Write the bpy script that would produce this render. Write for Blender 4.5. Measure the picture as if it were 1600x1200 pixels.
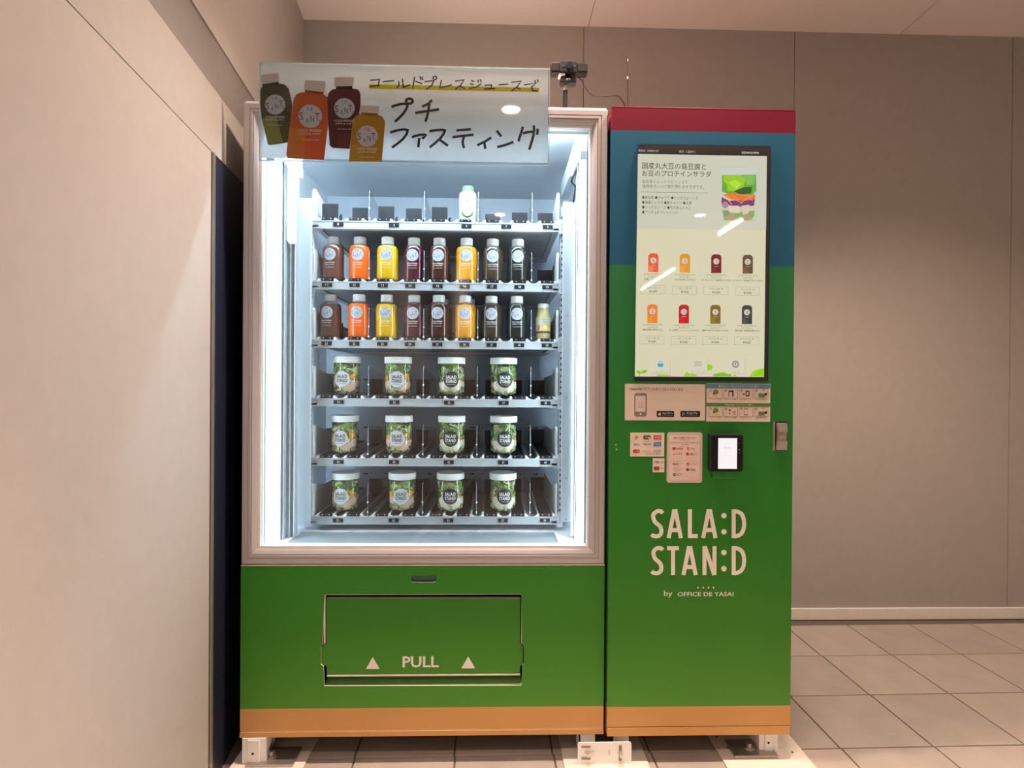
import bpy, bmesh, math, random
from mathutils import Vector, Matrix
random.seed(7)
for o in list(bpy.data.objects): bpy.data.objects.remove(o, do_unlink=True)
SC = bpy.context.scene
COL = SC.collection
R_ = math.radians

# ------------------------------------------------------------------ camera
FPX = 902.0
YAW, PITCH, ROLL = R_(1.5934), R_(-0.2231), R_(0.4019)
CAM = Vector((0.0, -1.69, 1.115))
_fw = Vector((math.sin(YAW)*math.cos(PITCH), math.cos(YAW)*math.cos(PITCH), math.sin(PITCH)))
_r0 = Vector((math.cos(YAW), -math.sin(YAW), 0)); _u0 = _r0.cross(_fw)
_r = _r0*math.cos(ROLL) + _u0*math.sin(ROLL); _u = -_r0*math.sin(ROLL) + _u0*math.cos(ROLL)
cd = bpy.data.cameras.new('camera'); cam = bpy.data.objects.new('camera', cd); COL.objects.link(cam)
cd.sensor_fit = 'HORIZONTAL'; cd.sensor_width = 36.0; cd.lens = FPX/1600*36.0; cd.clip_start = 0.02
cam.matrix_world = Matrix(((_r.x, _u.x, -_fw.x, CAM.x), (_r.y, _u.y, -_fw.y, CAM.y), (_r.z, _u.z, -_fw.z, CAM.z), (0, 0, 0, 1)))
SC.camera = cam
def ray(px, py): return _fw + _r*((px-800)/FPX) - _u*((py-600)/FPX)
def onY(px, py, Y):
    d = ray(px, py); return CAM + d*((Y-CAM.y)/d.y)
def onZ(px, py, Z):
    d = ray(px, py); return CAM + d*((Z-CAM.z)/d.z)
def mpp(px, py, Y):          # metres per photo pixel on a plane Y
    return (onY(px+.5, py, Y) - onY(px-.5, py, Y)).length

# ------------------------------------------------------------------ world, view, lights
SC.view_settings.view_transform = 'Standard'; SC.view_settings.look = 'None'
SC.view_settings.gamma = 1.0; SC.view_settings.use_curve_mapping = False
SC.view_settings.exposure = 0.0
SC.cycles.transparent_max_bounces = 20; SC.cycles.max_bounces = 9
W_ = bpy.data.worlds.new('hall'); SC.world = W_; W_.use_nodes = True
W_.node_tree.nodes['Background'].inputs[0].default_value = (1.0, 0.76, 0.55, 1)
W_.node_tree.nodes['Background'].inputs[1].default_value = 0.15
WARM = (1.0, 0.71, 0.53)
def spot(loc, watts, deg, blend=1.0, col=WARM, rad=0.05):
    l = bpy.data.lights.new('downlight_beam', 'SPOT'); l.energy = watts; l.spot_size = R_(deg); l.spot_blend = blend
    l.color = col; l.shadow_soft_size = rad
    o = bpy.data.objects.new('downlight_beam', l); o.location = loc; COL.objects.link(o); return o
CEIL = 2.775
LAMPS = [(.02, -.12, 178, 112), (.80, -.12, 158, 112), (1.80, -.12, 100, 112), (0.08, -1.90, 560, 80), (1.6, -1.90, 560, 80), (0.03, -4.0, 700, 90), (2.0, -4.0, 700, 90)]  # last three lamps are added to lift the bounce light off the floor
for lx, ly, w, cone in LAMPS: spot((lx, ly, CEIL-.05), w, cone, 0.7)

# ------------------------------------------------------------------ helpers
def tag(o, label=None, cat=None, group=None, kind=None):
    if label: o['label'] = label
    if cat: o['category'] = cat
    if group: o['group'] = group
    if kind: o['kind'] = kind
    return o
def wloc(o):
    v = Vector((0, 0, 0))
    while o is not None:
        v += o.location; o = o.parent
    return v
def thing(name, loc, label, cat, group=None, parent=None):
    o = bpy.data.objects.new(name, None); COL.objects.link(o); o.location = loc; o.empty_display_size = .05
    if parent is not None: o.parent = parent; o.location = Vector(loc) - wloc(parent)
    return tag(o, label, cat, group)

class MB:
    def __init__(s): s.v = []; s.f = []; s.m = []
    def add(s, vs, fs, mi=0):
        b = len(s.v); s.v += [tuple(v) for v in vs]
        for f in fs: s.f.append(tuple(b+i for i in f)); s.m.append(mi)
        return s
    def box(s, x0, x1, y0, y1, z0, z1, mi=0, bev=0.0):
        if bev <= 0:
            vs = [(x, y, z) for x in (x0, x1) for y in (y0, y1) for z in (z0, z1)]
            return s.add(vs, [(0, 1, 3, 2), (4, 6, 7, 5), (0, 4, 5, 1), (2, 3, 7, 6), (0, 2, 6, 4), (1, 5, 7, 3)], mi)
        bm = bmesh.new(); bmesh.ops.create_cube(bm, size=1)
        for v in bm.verts: v.co = Vector(((x0+x1)/2+v.co.x*(x1-x0), (y0+y1)/2+v.co.y*(y1-y0), (z0+z1)/2+v.co.z*(z1-z0)))
        bmesh.ops.bevel(bm, geom=list(bm.edges), offset=bev, segments=2, affect='EDGES', profile=.6)
        bm.verts.index_update(); s.add([v.co.copy() for v in bm.verts], [[v.index for v in f.verts] for f in bm.faces], mi); bm.free(); return s
    def prism(s, poly, y0, y1, mi=0, mside=None):
        """polygon in XZ extruded along Y (front at y0)"""
        poly = list(poly)
        if sum(poly[i-1][0]*poly[i][1]-poly[i][0]*poly[i-1][1] for i in range(len(poly))) < 0: poly.reverse()
        n = len(poly)
        vs = [(p[0], y0, p[1]) for p in poly] + [(p[0], y1, p[1]) for p in poly]
        s.add(vs, [tuple(range(n)), tuple(range(2*n-1, n-1, -1))], mi)
        s.add(vs, [(i, n+i, n+(i+1) % n, (i+1) % n) for i in range(n)], mi if mside is None else mside); return s
    def lathe(s, prof, n=24, c=(0, 0, 0), mi=0):
        vs = []; fs = []
        for r, z in prof:
            for k in range(n):
                a = 2*math.pi*k/n; vs.append((c[0]+r*math.cos(a), c[1]+r*math.sin(a), c[2]+z))
        for j in range(len(prof)-1):
            for k in range(n): fs.append((j*n+k, j*n+(k+1) % n, (j+1)*n+(k+1) % n, (j+1)*n+k))
        return s.add(vs, fs, mi)
    def loft(s, secs, mi=0, cap0=True, cap1=True):
        n = len(secs[0]); vs = [v for sec in secs for v in sec]; fs = []
        for j in range(len(secs)-1):
            for k in range(n): fs.append((j*n+k, j*n+(k+1) % n, (j+1)*n+(k+1) % n, (j+1)*n+k))
        if cap0: fs.append(tuple(range(n-1, -1, -1)))
        if cap1: fs.append(tuple((len(secs)-1)*n+k for k in range(n)))
        return s.add(vs, fs, mi)
    def tube(s, pts, r, n=8, mi=0):
        pts = [Vector(p) for p in pts]; secs = []
        for i, p in enumerate(pts):
            t = (pts[min(i+1, len(pts)-1)]-pts[max(i-1, 0)]).normalized()
            a = t.cross(Vector((0, 0, 1)));
            if a.length < 1e-3: a = t.cross(Vector((0, 1, 0)))
            a.normalize(); b = t.cross(a).normalized()
            rr = r[i] if isinstance(r, (list, tuple)) else r
            secs.append([p + a*rr*math.cos(2*math.pi*k/n) + b*rr*math.sin(2*math.pi*k/n) for k in range(n)])
        return s.loft(secs, mi)
    def cyl(s, p0, p1, r, n=16, mi=0): return s.tube([p0, p1], r, n, mi)
    def strip(s, pts, w, y, mi=0, th=.0004):
        """a flat pen stroke in XZ along pts, width w (number or list)"""
        P = [Vector((p[0], 0, p[1])) for p in pts]; L = []; Rr = []
        for i, p in enumerate(P):
            if i == 0: t = P[1]-P[0]
            elif i == len(P)-1: t = P[-1]-P[-2]
            else: t = (P[i+1]-P[i]).normalized()+(P[i]-P[i-1]).normalized()
            t.normalize(); nrm = Vector((-t.z, 0, t.x)); ww = w[i] if isinstance(w, (list, tuple)) else w
            k = 1.0
            if 0 < i < len(P)-1:
                c = nrm.dot(Vector((-(P[i]-P[i-1]).normalized().z, 0, (P[i]-P[i-1]).normalized().x))); k = min(1.6, 1/max(c, .3))
            L.append(p+nrm*ww*k/2); Rr.append(p-nrm*ww*k/2)
        n = len(P); vs = [(a.x, y, a.z) for a in L]+[(a.x, y, a.z) for a in Rr]
        fs = [(i, n+i, n+i+1, i+1) for i in range(n-1)]
        return s.add(vs, fs, mi)
    def mesh(s, name, off=Vector((0, 0, 0)), smooth=False):
        me = bpy.data.meshes.new(name)
        me.from_pydata([(v[0]-off[0], v[1]-off[1], v[2]-off[2]) for v in s.v], [], s.f)
        me.polygons.foreach_set('material_index', s.m)
        if smooth:
            me.polygons.foreach_set('use_smooth', [True]*len(me.polygons)); me.set_sharp_from_angle(angle=R_(38))
        me.update(); return me
    def cen(s):
        lo = [min(v[i] for v in s.v) for i in range(3)]; hi = [max(v[i] for v in s.v) for i in range(3)]
        return Vector([(a+b)/2 for a, b in zip(lo, hi)])

def mats_on(me, mat):
    for m in (mat if isinstance(mat, (list, tuple)) else [mat]): me.materials.append(m)
def wobj(name, mb, mat, parent=None, smooth=False):
    """world-space mesh -> one object, origin at its centre"""
    c = mb.cen(); me = mb.mesh(name, c, smooth); mats_on(me, mat)
    o = bpy.data.objects.new(name, me); COL.objects.link(o)
    if parent is not None: o.parent = parent; o.location = c - wloc(parent)
    else: o.location = c
    return o
def lobj(name, mb, mat, parent, smooth=False, loc=(0, 0, 0), rot=(0, 0, 0)):
    me = mb if isinstance(mb, bpy.types.Mesh) else mb.mesh(name, Vector((0, 0, 0)), smooth)
    if mat is not None and not me.materials: mats_on(me, mat)
    o = bpy.data.objects.new(name, me); COL.objects.link(o); o.parent = parent; o.location = loc; o.rotation_euler = rot; return o
def copy_tree(o, parent=None):
    c = o.copy(); COL.objects.link(c); c.parent = parent
    for ch in list(o.children): copy_tree(ch, c)
    return c

# ---- materials
def lin(c): return tuple(((x/255)/12.92 if x/255 <= .04045 else ((x/255+.055)/1.055)**2.4) for x in c)
def mk(name, col, rough=.5, metal=0.0, spec=.5, nz=.06, sc=30, bump=0.0, coat=0.0, emis=None, estr=0.0, sss=0.0, stretch=None, alpha=1.0):
    m = bpy.data.materials.new(name); m.use_nodes = True; nt = m.node_tree; b = nt.nodes['Principled BSDF']
    b.inputs['Roughness'].default_value = rough; b.inputs['Metallic'].default_value = metal
    b.inputs['Specular IOR Level'].default_value = spec; b.inputs['Coat Weight'].default_value = coat
    b.inputs['Base Color'].default_value = (*col, 1)
    if sss: b.inputs['Subsurface Weight'].default_value = sss; b.inputs['Subsurface Radius'].default_value = (.01, .006, .004)
    if nz or bump:
        tc = nt.nodes.new('ShaderNodeTexCoord'); n = nt.nodes.new('ShaderNodeTexNoise'); n.inputs['Scale'].default_value = sc; n.inputs['Detail'].default_value = 4
        src = tc.outputs['Object']
        if stretch:
            mp = nt.nodes.new('ShaderNodeMapping'); mp.inputs['Scale'].default_value = stretch; nt.links.new(src, mp.inputs[0]); src = mp.outputs[0]
        nt.links.new(src, n.inputs['Vector'])
        if nz:
            mx = nt.nodes.new('ShaderNodeMix'); mx.data_type = 'RGBA'
            mx.inputs[6].default_value = (*[max(0, c*(1-nz)) for c in col], 1); mx.inputs[7].default_value = (*[min(1, c*(1+nz)) for c in col], 1)
            nt.links.new(n.outputs['Fac'], mx.inputs[0]); nt.links.new(mx.outputs[2], b.inputs['Base Color'])
        if bump:
            bp = nt.nodes.new('ShaderNodeBump'); bp.inputs['Strength'].default_value = bump; bp.inputs['Distance'].default_value = .002
            nt.links.new(n.outputs['Fac'], bp.inputs['Height']); nt.links.new(bp.outputs[0], b.inputs['Normal'])
    if emis: b.inputs['Emission Color'].default_value = (*emis, 1); b.inputs['Emission Strength'].default_value = estr
    return m
def mk_lit(name, col, s=1.0, rough=.25):        # screens and lamps only
    m = mk(name, tuple(c*.04 for c in col), rough, nz=0, emis=col, estr=s, spec=.4); return m
def mk_clear(name, col=(1, 1, 1), rough=.03, base=.04, edge=.75, tint=0.0, fog=0.0):
    """thin clear glass or plastic: see-through, mirror-like towards grazing angles"""
    m = bpy.data.materials.new(name); m.use_nodes = True; nt = m.node_tree
    for n in list(nt.nodes):
        if n.type != 'OUTPUT_MATERIAL': nt.nodes.remove(n)
    out = [n for n in nt.nodes if n.type == 'OUTPUT_MATERIAL'][0]
    t = nt.nodes.new('ShaderNodeBsdfTransparent'); t.inputs[0].default_value = (*col, 1)
    g = nt.nodes.new('ShaderNodeBsdfGlossy'); g.inputs['Roughness'].default_value = rough
    lw_ = nt.nodes.new('ShaderNodeLayerWeight'); lw_.inputs[0].default_value = .5
    p5 = nt.nodes.new('ShaderNodeMath'); p5.operation = 'POWER'; nt.links.new(lw_.outputs['Facing'], p5.inputs[0]); p5.inputs[1].default_value = 5
    fr = nt.nodes.new('ShaderNodeMath'); fr.operation = 'MULTIPLY_ADD'; nt.links.new(p5.outputs[0], fr.inputs[0]); fr.inputs[1].default_value = edge; fr.inputs[2].default_value = base
    mx = nt.nodes.new('ShaderNodeMixShader'); nt.links.new(fr.outputs[0], mx.inputs[0])
    last = t.outputs[0]
    if fog:
        d = nt.nodes.new('ShaderNodeBsdfDiffuse'); d.inputs[0].default_value = (.9, .93, .95, 1)
        m2 = nt.nodes.new('ShaderNodeMixShader'); m2.inputs[0].default_value = fog
        nt.links.new(t.outputs[0], m2.inputs[1]); nt.links.new(d.outputs[0], m2.inputs[2]); last = m2.outputs[0]
    nt.links.new(last, mx.inputs[1]); nt.links.new(g.outputs[0], mx.inputs[2]); nt.links.new(mx.outputs[0], out.inputs[0]); return m
def mk_film(name, col, see=.35, rough=.2):
    """printed translucent film: part reflects, part glows through, part see-through"""
    m = bpy.data.materials.new(name); m.use_nodes = True; nt = m.node_tree; b = nt.nodes['Principled BSDF']
    out = [n for n in nt.nodes if n.type == 'OUTPUT_MATERIAL'][0]
    tc = nt.nodes.new('ShaderNodeTexCoord'); n = nt.nodes.new('ShaderNodeTexNoise'); n.inputs['Scale'].default_value = 14; n.inputs['Detail'].default_value = 3
    nt.links.new(tc.outputs['Object'], n.inputs['Vector'])
    mc = nt.nodes.new('ShaderNodeMix'); mc.data_type = 'RGBA'
    mc.inputs[6].default_value = (*[c*.93 for c in col], 1); mc.inputs[7].default_value = (*[min(1, c*1.05) for c in col], 1)
    nt.links.new(n.outputs['Fac'], mc.inputs[0]); nt.links.new(mc.outputs[2], b.inputs['Base Color'])
    b.inputs['Roughness'].default_value = rough; b.inputs['Specular IOR Level'].default_value = .5
    tl = nt.nodes.new('ShaderNodeBsdfTranslucent'); nt.links.new(mc.outputs[2], tl.inputs[0])
    tr = nt.nodes.new('ShaderNodeBsdfTransparent'); tr.inputs[0].default_value = (*[.35+.65*c/max(col) for c in col], 1)
    m1 = nt.nodes.new('ShaderNodeMixShader'); m1.inputs[0].default_value = .34; nt.links.new(b.outputs[0], m1.inputs[1]); nt.links.new(tl.outputs[0], m1.inputs[2])
    m2 = nt.nodes.new('ShaderNodeMixShader'); m2.inputs[0].default_value = see; nt.links.new(m1.outputs[0], m2.inputs[1]); nt.links.new(tr.outputs[0], m2.inputs[2])
    nt.links.new(m2.outputs[0], out.inputs[0]); return m

M = dict(
    ceiling=mk('ceiling_board', (.80, .76, .73), .85, nz=.03, sc=60),
    wall=mk('wall_panel', (.36, .345, .33), .7, nz=.06, sc=25, bump=.05),
    wall_pale=mk('wall_pale', (.62, .59, .56), .8, nz=.03),
    wall_light=mk('wall_panel_light', (.38, .36, .34), .7, nz=.05, sc=25),
    wall_band=mk('wall_band_brown', (.20, .185, .18), .7, nz=.05),
    navy=mk('navy_laminate', (.012, .016, .034), .35, nz=.1),
    trim=mk('dark_trim', (.035, .032, .03), .6, spec=.2),
    base=mk('skirting_white', (.75, .73, .70), .5),
    grout=mk('grout', (.13, .115, .10), .9, nz=.2, sc=80),
    tile=mk('beige_tile', (.40, .36, .335), .55, nz=.18, sc=9, bump=.15),
    tile2=mk('beige_tile_grey', (.365, .335, .315), .55, nz=.2, sc=7, bump=.15),
    board=mk('white_board', (.72, .68, .65), .55, nz=.05, sc=12),
    frame=mk('champagne_metal', (.43, .42, .45), .42, metal=.15, nz=0),
    white=mk('white_paint', (.80, .81, .82), .4, nz=.02),
    inner=mk('inner_wall_white', (.66, .72, .78), .45, nz=.04, sc=8),
    innerg=mk('inner_panel_grey', (.46, .52, .60), .45, nz=.05, sc=8),
    steelw=mk('tray_white_enamel', (.46, .49, .52), .35, nz=.03),
    darkslot=mk('dark_slot', (.02, .022, .028), .6),
    black=mk('black_plastic', (.012, .014, .019), .4, nz=.1, spec=.3),
    blackm=mk('black_matt', (.010, .010, .012), .6, spec=.15),
    belt=mk('belt_rubber', (.014, .017, .024), .55, spec=.3, nz=.15, sc=90),
    green=mk('green_wrap', (.022, .185, .016), .42, spec=.2, nz=.05, sc=5),
    blue=mk('blue_wrap', (.014, .105, .205), .45, spec=.2, nz=.04, sc=5),
    red=mk('red_wrap', (.148, .006, .028), .45, spec=.2, nz=.04, sc=5),
    orange=mk('orange_wrap', (.60, .33, .12), .45, spec=.2, nz=.06, sc=6),
    cream=mk('cream_edge', (.70, .66, .60), .5),
    print_w=mk('print_white', (.82, .80, .76), .5, nz=.02),
    dark_in=mk('dark_inside', (.015, .02, .018), .6),
    galv=mk('galvanised', (.45, .44, .40), .35, metal=.8, nz=.15, sc=25),
    chrome=mk('brushed_chrome', (.62, .58, .54), .3, metal=.8, nz=.12, sc=120),
    pane=mk_clear('window_glass', (.88, .95, .975)),
    acryl=mk_clear('acrylic_clear', (.96, .97, .97), fog=.015),
    acrylE=mk('acrylic_edge', (.42, .46, .49), .25, nz=0),
    jarglass=mk_clear('jar_glass', (.97, .98, .97), rough=.11, base=.05),
    plastic=mk_clear('bottle_plastic', (.93, .94, .93), rough=.08, fog=.12),
    cap=mk('white_cap', (.84, .85, .85), .4, nz=.02),
    led_cover=mk_lit('led_cover_glow', (.80, .92, 1.0), 3.2),
    led_top=mk_lit('led_strip_dim', (.88, .95, 1.0), 175),
    led=mk_lit('led_strip', (.88, .95, 1.0), 35),
)
def green_gradient():
    # green wrap: colour runs from blue-green at the top through green to yellow-green at the foot
    m = M['green']; nt = m.node_tree; b = nt.nodes['Principled BSDF']
    for l in list(b.inputs['Base Color'].links): nt.links.remove(l)
    ge = nt.nodes.new('ShaderNodeNewGeometry'); sx = nt.nodes.new('ShaderNodeSeparateXYZ'); nt.links.new(ge.outputs['Position'], sx.inputs[0])
    mr = nt.nodes.new('ShaderNodeMapRange'); mr.inputs['From Min'].default_value = .15; mr.inputs['From Max'].default_value = 1.46; nt.links.new(sx.outputs['Z'], mr.inputs['Value'])
    cr = nt.nodes.new('ShaderNodeValToRGB'); nt.links.new(mr.outputs[0], cr.inputs[0]); e = cr.color_ramp.elements
    e[0].position = 0; e[0].color = (.085, .30, .034, 1); e[1].position = 1; e[1].color = (.026, .19, .075, 1)
    for p, c in ((.18, (.042, .225, .018)), (.42, (.024, .205, .020)), (.72, (.024, .20, .040))):
        k = e.new(p); k.color = (*c, 1)
    nt.links.new(cr.outputs[0], b.inputs['Base Color'])
green_gradient()
def two(a, b): return [M[a] if isinstance(a, str) else a, M[b] if isinstance(b, str) else b]
_PM = {}
def pm(r, g, b, rough=.5):           # flat print colour given as sRGB of the ink on white
    k = (r, g, b)
    if k not in _PM: _PM[k] = mk('print_%d_%d_%d' % k, lin(k), rough, nz=.03)
    return _PM[k]
_LM = {}
def lm(r, g, b):                      # lit pixels of a screen
    k = (r, g, b)
    if k not in _LM: _LM[k] = mk_lit('lit_%d_%d_%d' % k, lin(k), .96)
    return _LM[k]

# ---- lettering
_TX = {}
def text_raw(body, bold):
    k = (body, bold)
    if k not in _TX:
        cu = bpy.data.curves.new('lettering', 'FONT'); cu.body = body; cu.resolution_u = 2; cu.offset = bold; cu.fill_mode = 'FRONT'
        o = bpy.data.objects.new('lettering', cu); me = bpy.data.meshes.new_from_object(o)
        vs = [v.co.copy() for v in me.vertices]; fs = [tuple(p.vertices) for p in me.polygons]
        bpy.data.objects.remove(o); bpy.data.curves.remove(cu); bpy.data.meshes.remove(me)
        x0 = min(v.x for v in vs); x1 = max(v.x for v in vs); y0 = min(v.y for v in vs); y1 = max(v.y for v in vs)
        _TX[k] = ([((v.x-(x0+x1)/2), (v.y-(y0+y1)/2)) for v in vs], fs, x1-x0, y1-y0)
    return _TX[k]
def text_into(mb, body, cx, cz, w, h, y, mi=0, bold=0.0):
    vs, fs, W, H = text_raw(body, bold); kx = w/W; kz = (h/H) if h else kx
    mb.add([(cx+a*kx, y, cz+b*kz) for a, b in vs], fs, mi); return mb
class Plane:
    """printing on a real vertical plane Y = const; positions read off the photo and carried onto that plane"""
    def __init__(s, Y, parent, ox=0, oy=0, k=1.0): s.Y = Y; s.p = parent; s.ox = ox; s.oy = oy; s.k = k
    def px(s, x, y): return s.ox+x/s.k, s.oy+y/s.k
    def P(s, x, y):
        v = onY(*s.px(x, y), s.Y); return v.x, v.z
    def m(s, x, y): return mpp(*s.px(x, y), s.Y)/s.k
    def rect(s, name, x0, y0, x1, y1, mat, th=.0006, lift=0.0, r=0.0, parent=None):
        cx, cy = (x0+x1)/2, (y0+y1)/2; X, Z = s.P(cx, cy); q = s.m(cx, cy); hw = (x1-x0)/2*q; hh = (y1-y0)/2*q
        mb = MB(); y = s.Y-lift
        mb.prism(rrect(X, Z, hw, hh, r*q), y-th, y)
        return wobj(name, mb, mat, parent or s.p)
    def poly(s, name, pts, mat, th=.0006, lift=0.0, parent=None):
        mb = MB(); mb.prism([s.P(*p) for p in pts], s.Y-lift-th, s.Y-lift); return wobj(name, mb, mat, parent or s.p)
    def disc(s, name, x, y, r, mat, th=.0006, lift=0.0, parent=None, sx=1.0, rin=0):
        X, Z = s.P(x, y); q = s.m(x, y)*r; mb = MB()
        if not rin: mb.prism([(X+q*sx*math.cos(a*math.pi/12), Z+q*math.sin(a*math.pi/12)) for a in range(24)], s.Y-lift-th, s.Y-lift)
        else:
            w = q*(1-rin); mb.strip([(X+(q-w/2)*math.cos(a*math.pi/12), Z+(q-w/2)*math.sin(a*math.pi/12)) for a in range(25)], w, s.Y-lift-th)
        return wobj(name, mb, mat, parent or s.p)
    def text(s, body, x0, y0, x1, y1, mat, lift=.001, bold=0.0, name='lettering', parent=None):
        cx, cy = (x0+x1)/2, (y0+y1)/2; X, Z = s.P(cx, cy); q = s.m(cx, cy)
        return wobj(name, text_into(MB(), body, X, Z, (x1-x0)*q, (y1-y0)*q, s.Y-lift, 0, bold), mat, parent or s.p)
    def strokes(s, name, lines, w, mat, lift=.001, parent=None):
        mb = MB()
        for ln in lines:
            pts = ln; q = s.m(*pts[0]); mb.strip([s.P(*p) for p in pts], w*q, s.Y-lift); lift += .00002
        return wobj(name, mb, mat, parent or s.p)
def rrect(X, Z, hw, hh, r=0, n=4):
    if r <= 0: return [(X-hw, Z-hh), (X+hw, Z-hh), (X+hw, Z+hh), (X-hw, Z+hh)]
    out = []
    for sx, sz, a0 in ((1, -1, -90), (1, 1, 0), (-1, 1, 90), (-1, -1, 180)):
        for k in range(n+1):
            a = R_(a0+90*k/n); out.append((X+sx*(hw-r)+r*math.cos(a), Z+sz*(hh-r)+r*math.sin(a)))
    return out
def smoothline(pts, n=5):
    """Catmull-Rom through pts"""
    if len(pts) < 3: return pts
    P = [pts[0]]+list(pts)+[pts[-1]]; out = []
    for i in range(1, len(P)-2):
        for k in range(n):
            t = k/n; a, b, c, d = P[i-1], P[i], P[i+1], P[i+2]
            out.append(tuple(.5*((2*b[j])+(-a[j]+c[j])*t+(2*a[j]-5*b[j]+4*c[j]-d[j])*t*t+(-a[j]+3*b[j]-3*c[j]+d[j])*t**3) for j in range(len(b))))
    out.append(tuple(pts[-1])); return out
def sheet(mb, outer, holes, y0, y1, mi=0, mi_edge=1):
    """flat sheet with holes in XZ"""
    bm = bmesh.new(); loops = []
    for lp in [outer]+holes:
        vs = [bm.verts.new((x, y0, z)) for x, z in lp]; loops.append(vs)
        for i in range(len(vs)): bm.edges.new((vs[i-1], vs[i]))
    bmesh.ops.triangle_fill(bm, edges=list(bm.edges), use_beauty=True, normal=(0, -1, 0))
    bm.verts.index_update()
    fr = [[v.index for v in f.verts] for f in bm.faces]; V = [v.co.copy() for v in bm.verts]; n = len(V)
    mb.add(V, fr, mi); mb.add([(v.x, y1, v.z) for v in V], [f[::-1] for f in fr], mi)
    for lp in [outer]+holes:
        k = len(lp); mb.add([(x, y0, z) for x, z in lp]+[(x, y1, z) for x, z in lp], [(i, (i+1) % k, k+(i+1) % k, k+i) for i in range(k)], mi_edge)
    bm.free(); return mb

# ================================================================== the room
def struct(name, mb, mat, parent=None):
    o = wobj(name, mb, mat, parent)
    if parent is None: o['kind'] = 'structure'
    return o
BACK = 1.0
def lw(Y): return -.786-.111*Y          # the left wall runs slightly off square
# floor slab (grout bed) and its tiles
fl = struct('floor', MB().box(-1.6, 3.6, -9.0, BACK+.1, -.06, -.004), M['grout'])
TP = .2945; ang = R_(1.3)
tm = MB().box(-.1447, .1447, -.1447, .1447, -.02, 0, bev=.0022).mesh('tile')
tm.materials.append(M['tile'])
tm2 = tm.copy(); tm2.materials.clear(); tm2.materials.append(M['tile2'])
for i in range(-2, 11):
    for j in range(-5, 4):
        gx = -.1145+TP*(i+.5); gy = .030+TP*(j+.5)
        x = gx*math.cos(ang)-gy*math.sin(ang); y = gx*math.sin(ang)*.6+gy*math.cos(ang)
        if x < lw(y)+.05 or y > BACK-.12: continue
        o = bpy.data.objects.new('tile', tm if random.random() < .6 else tm2); COL.objects.link(o); o.parent = fl
        o.location = Vector((x, y, 0))-fl.location; o.rotation_euler = (0, 0, ang*.6+random.choice((0, 1, 2, 3))*math.pi/2)
# ceiling of two boards with a seam, fascia edge
ce = struct('ceiling', MB().box(-1.6, 3.6, -9.0, BACK+.1, CEIL+.012, CEIL+.08), M['trim'])
for x0, x1 in ((-1.6, .418), (.421, 1.9), (1.903, 3.6)):
    struct('ceiling_board', MB().box(x0, x1, -9.0, BACK+.02, CEIL, CEIL+.012), M['ceiling'], ce)
# back wall: tall panels with narrow seams, light upper rail on the right, skirting
wb = struct('wall_back', MB().box(-1.1, 3.6, BACK+.02, BACK+.10, 0, CEIL), M['trim'])
for x0, x1 in ((-1.0, .397), (.4, 1.395), (1.398, 2.45), (2.453, 3.6)):
    struct('wall_panel', MB().box(x0, x1, BACK, BACK+.02, .0, CEIL), M['wall'], wb)
bb = struct('baseboard_back', MB().box(-.8, 3.6, BACK-.012, BACK, 0, .055, bev=.003), M['base'])
wr_ = struct('wall_right', MB().box(3.6, 3.7, -9.0, BACK+.1, 0, CEIL+.05), M['wall_pale'])
wf_ = struct('wall_front', MB().box(-1.6, 3.7, -9.1, -9.0, 0, CEIL+.05), M['wall_pale'])
# left wall: boards in bands, running towards the camera
def lw_board(name, Y0, Y1, Z0, Z1, mat, parent, proud=0.0, th=.03):
    n = Vector((1, .111, 0)).normalized()*proud
    mb = MB(); vs = []
    for Y in (Y0, Y1):
        for d in (0, -th):
            for Z in (Z0, Z1): vs.append((lw(Y)+n.x+d, Y+n.y, Z))
    mb.add(vs, [(0, 1, 5, 4), (2, 6, 7, 3), (0, 2, 3, 1), (4, 5, 7, 6), (1, 3, 7, 5), (0, 4, 6, 2)]); return struct(name, mb, mat, parent)
wl = lw_board('wall_left', -9.0, BACK+.02, 0, CEIL, M['trim'], None, -.016, .08)
lw_board('wall_panel', -9.0, BACK, 2.056, CEIL, M['wall_light'], wl, 0, .02)
lw_board('wall_band', -9.0, BACK, 1.914, 2.053, M['wall_band'], wl, -.004, .015)
lw_board('wall_panel', -9.0, BACK, 1.735, 1.911, M['wall'], wl, 0, .02)
lw_board('dark_panel', -.085, BACK, .0, 1.732, M['navy'], wl, .004, .024)
lw_board('panel_trim', -.10, -.087, .0, 1.732, M['galv'], wl, .006, .024)
for y0, y1 in ((-1.3, -.103), (-2.6, -1.303), (-9.0, -2.603)):
    lw_board('wall_panel', y0, y1, .06, 1.732, M['wall_light'], wl, 0, .02)
lb = lw_board('baseboard_left', -9.0, -.103, 0, .058, M['base'], None, .010, .02)

# pale boards laid on the tiles under the feet
def board(x0, x1, label):
    o = wobj('floor_board', MB().box(x0, x1, -.13, .86, 0, .005, bev=.001), M['board']); return tag(o, label, 'board', 'pale boards under the machine feet')
b1 = board(-.755, -.545, 'pale board on the floor tiles under the far left machine foot')
b2 = board(.205, .452, 'pale board on the floor tiles under the white joining bracket')
b3 = board(.676, .935, 'pale board with screw heads under the right cabinet foot')
for x, y in ((.70, .10), (.715, .045), (.90, .02), (.705, .2)):
    wobj('screw_head', MB().lathe([(0, .0062), (.003, .006), (.0036, .005)], 10, (x, y, 0)), M['trim'], b3)

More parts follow.
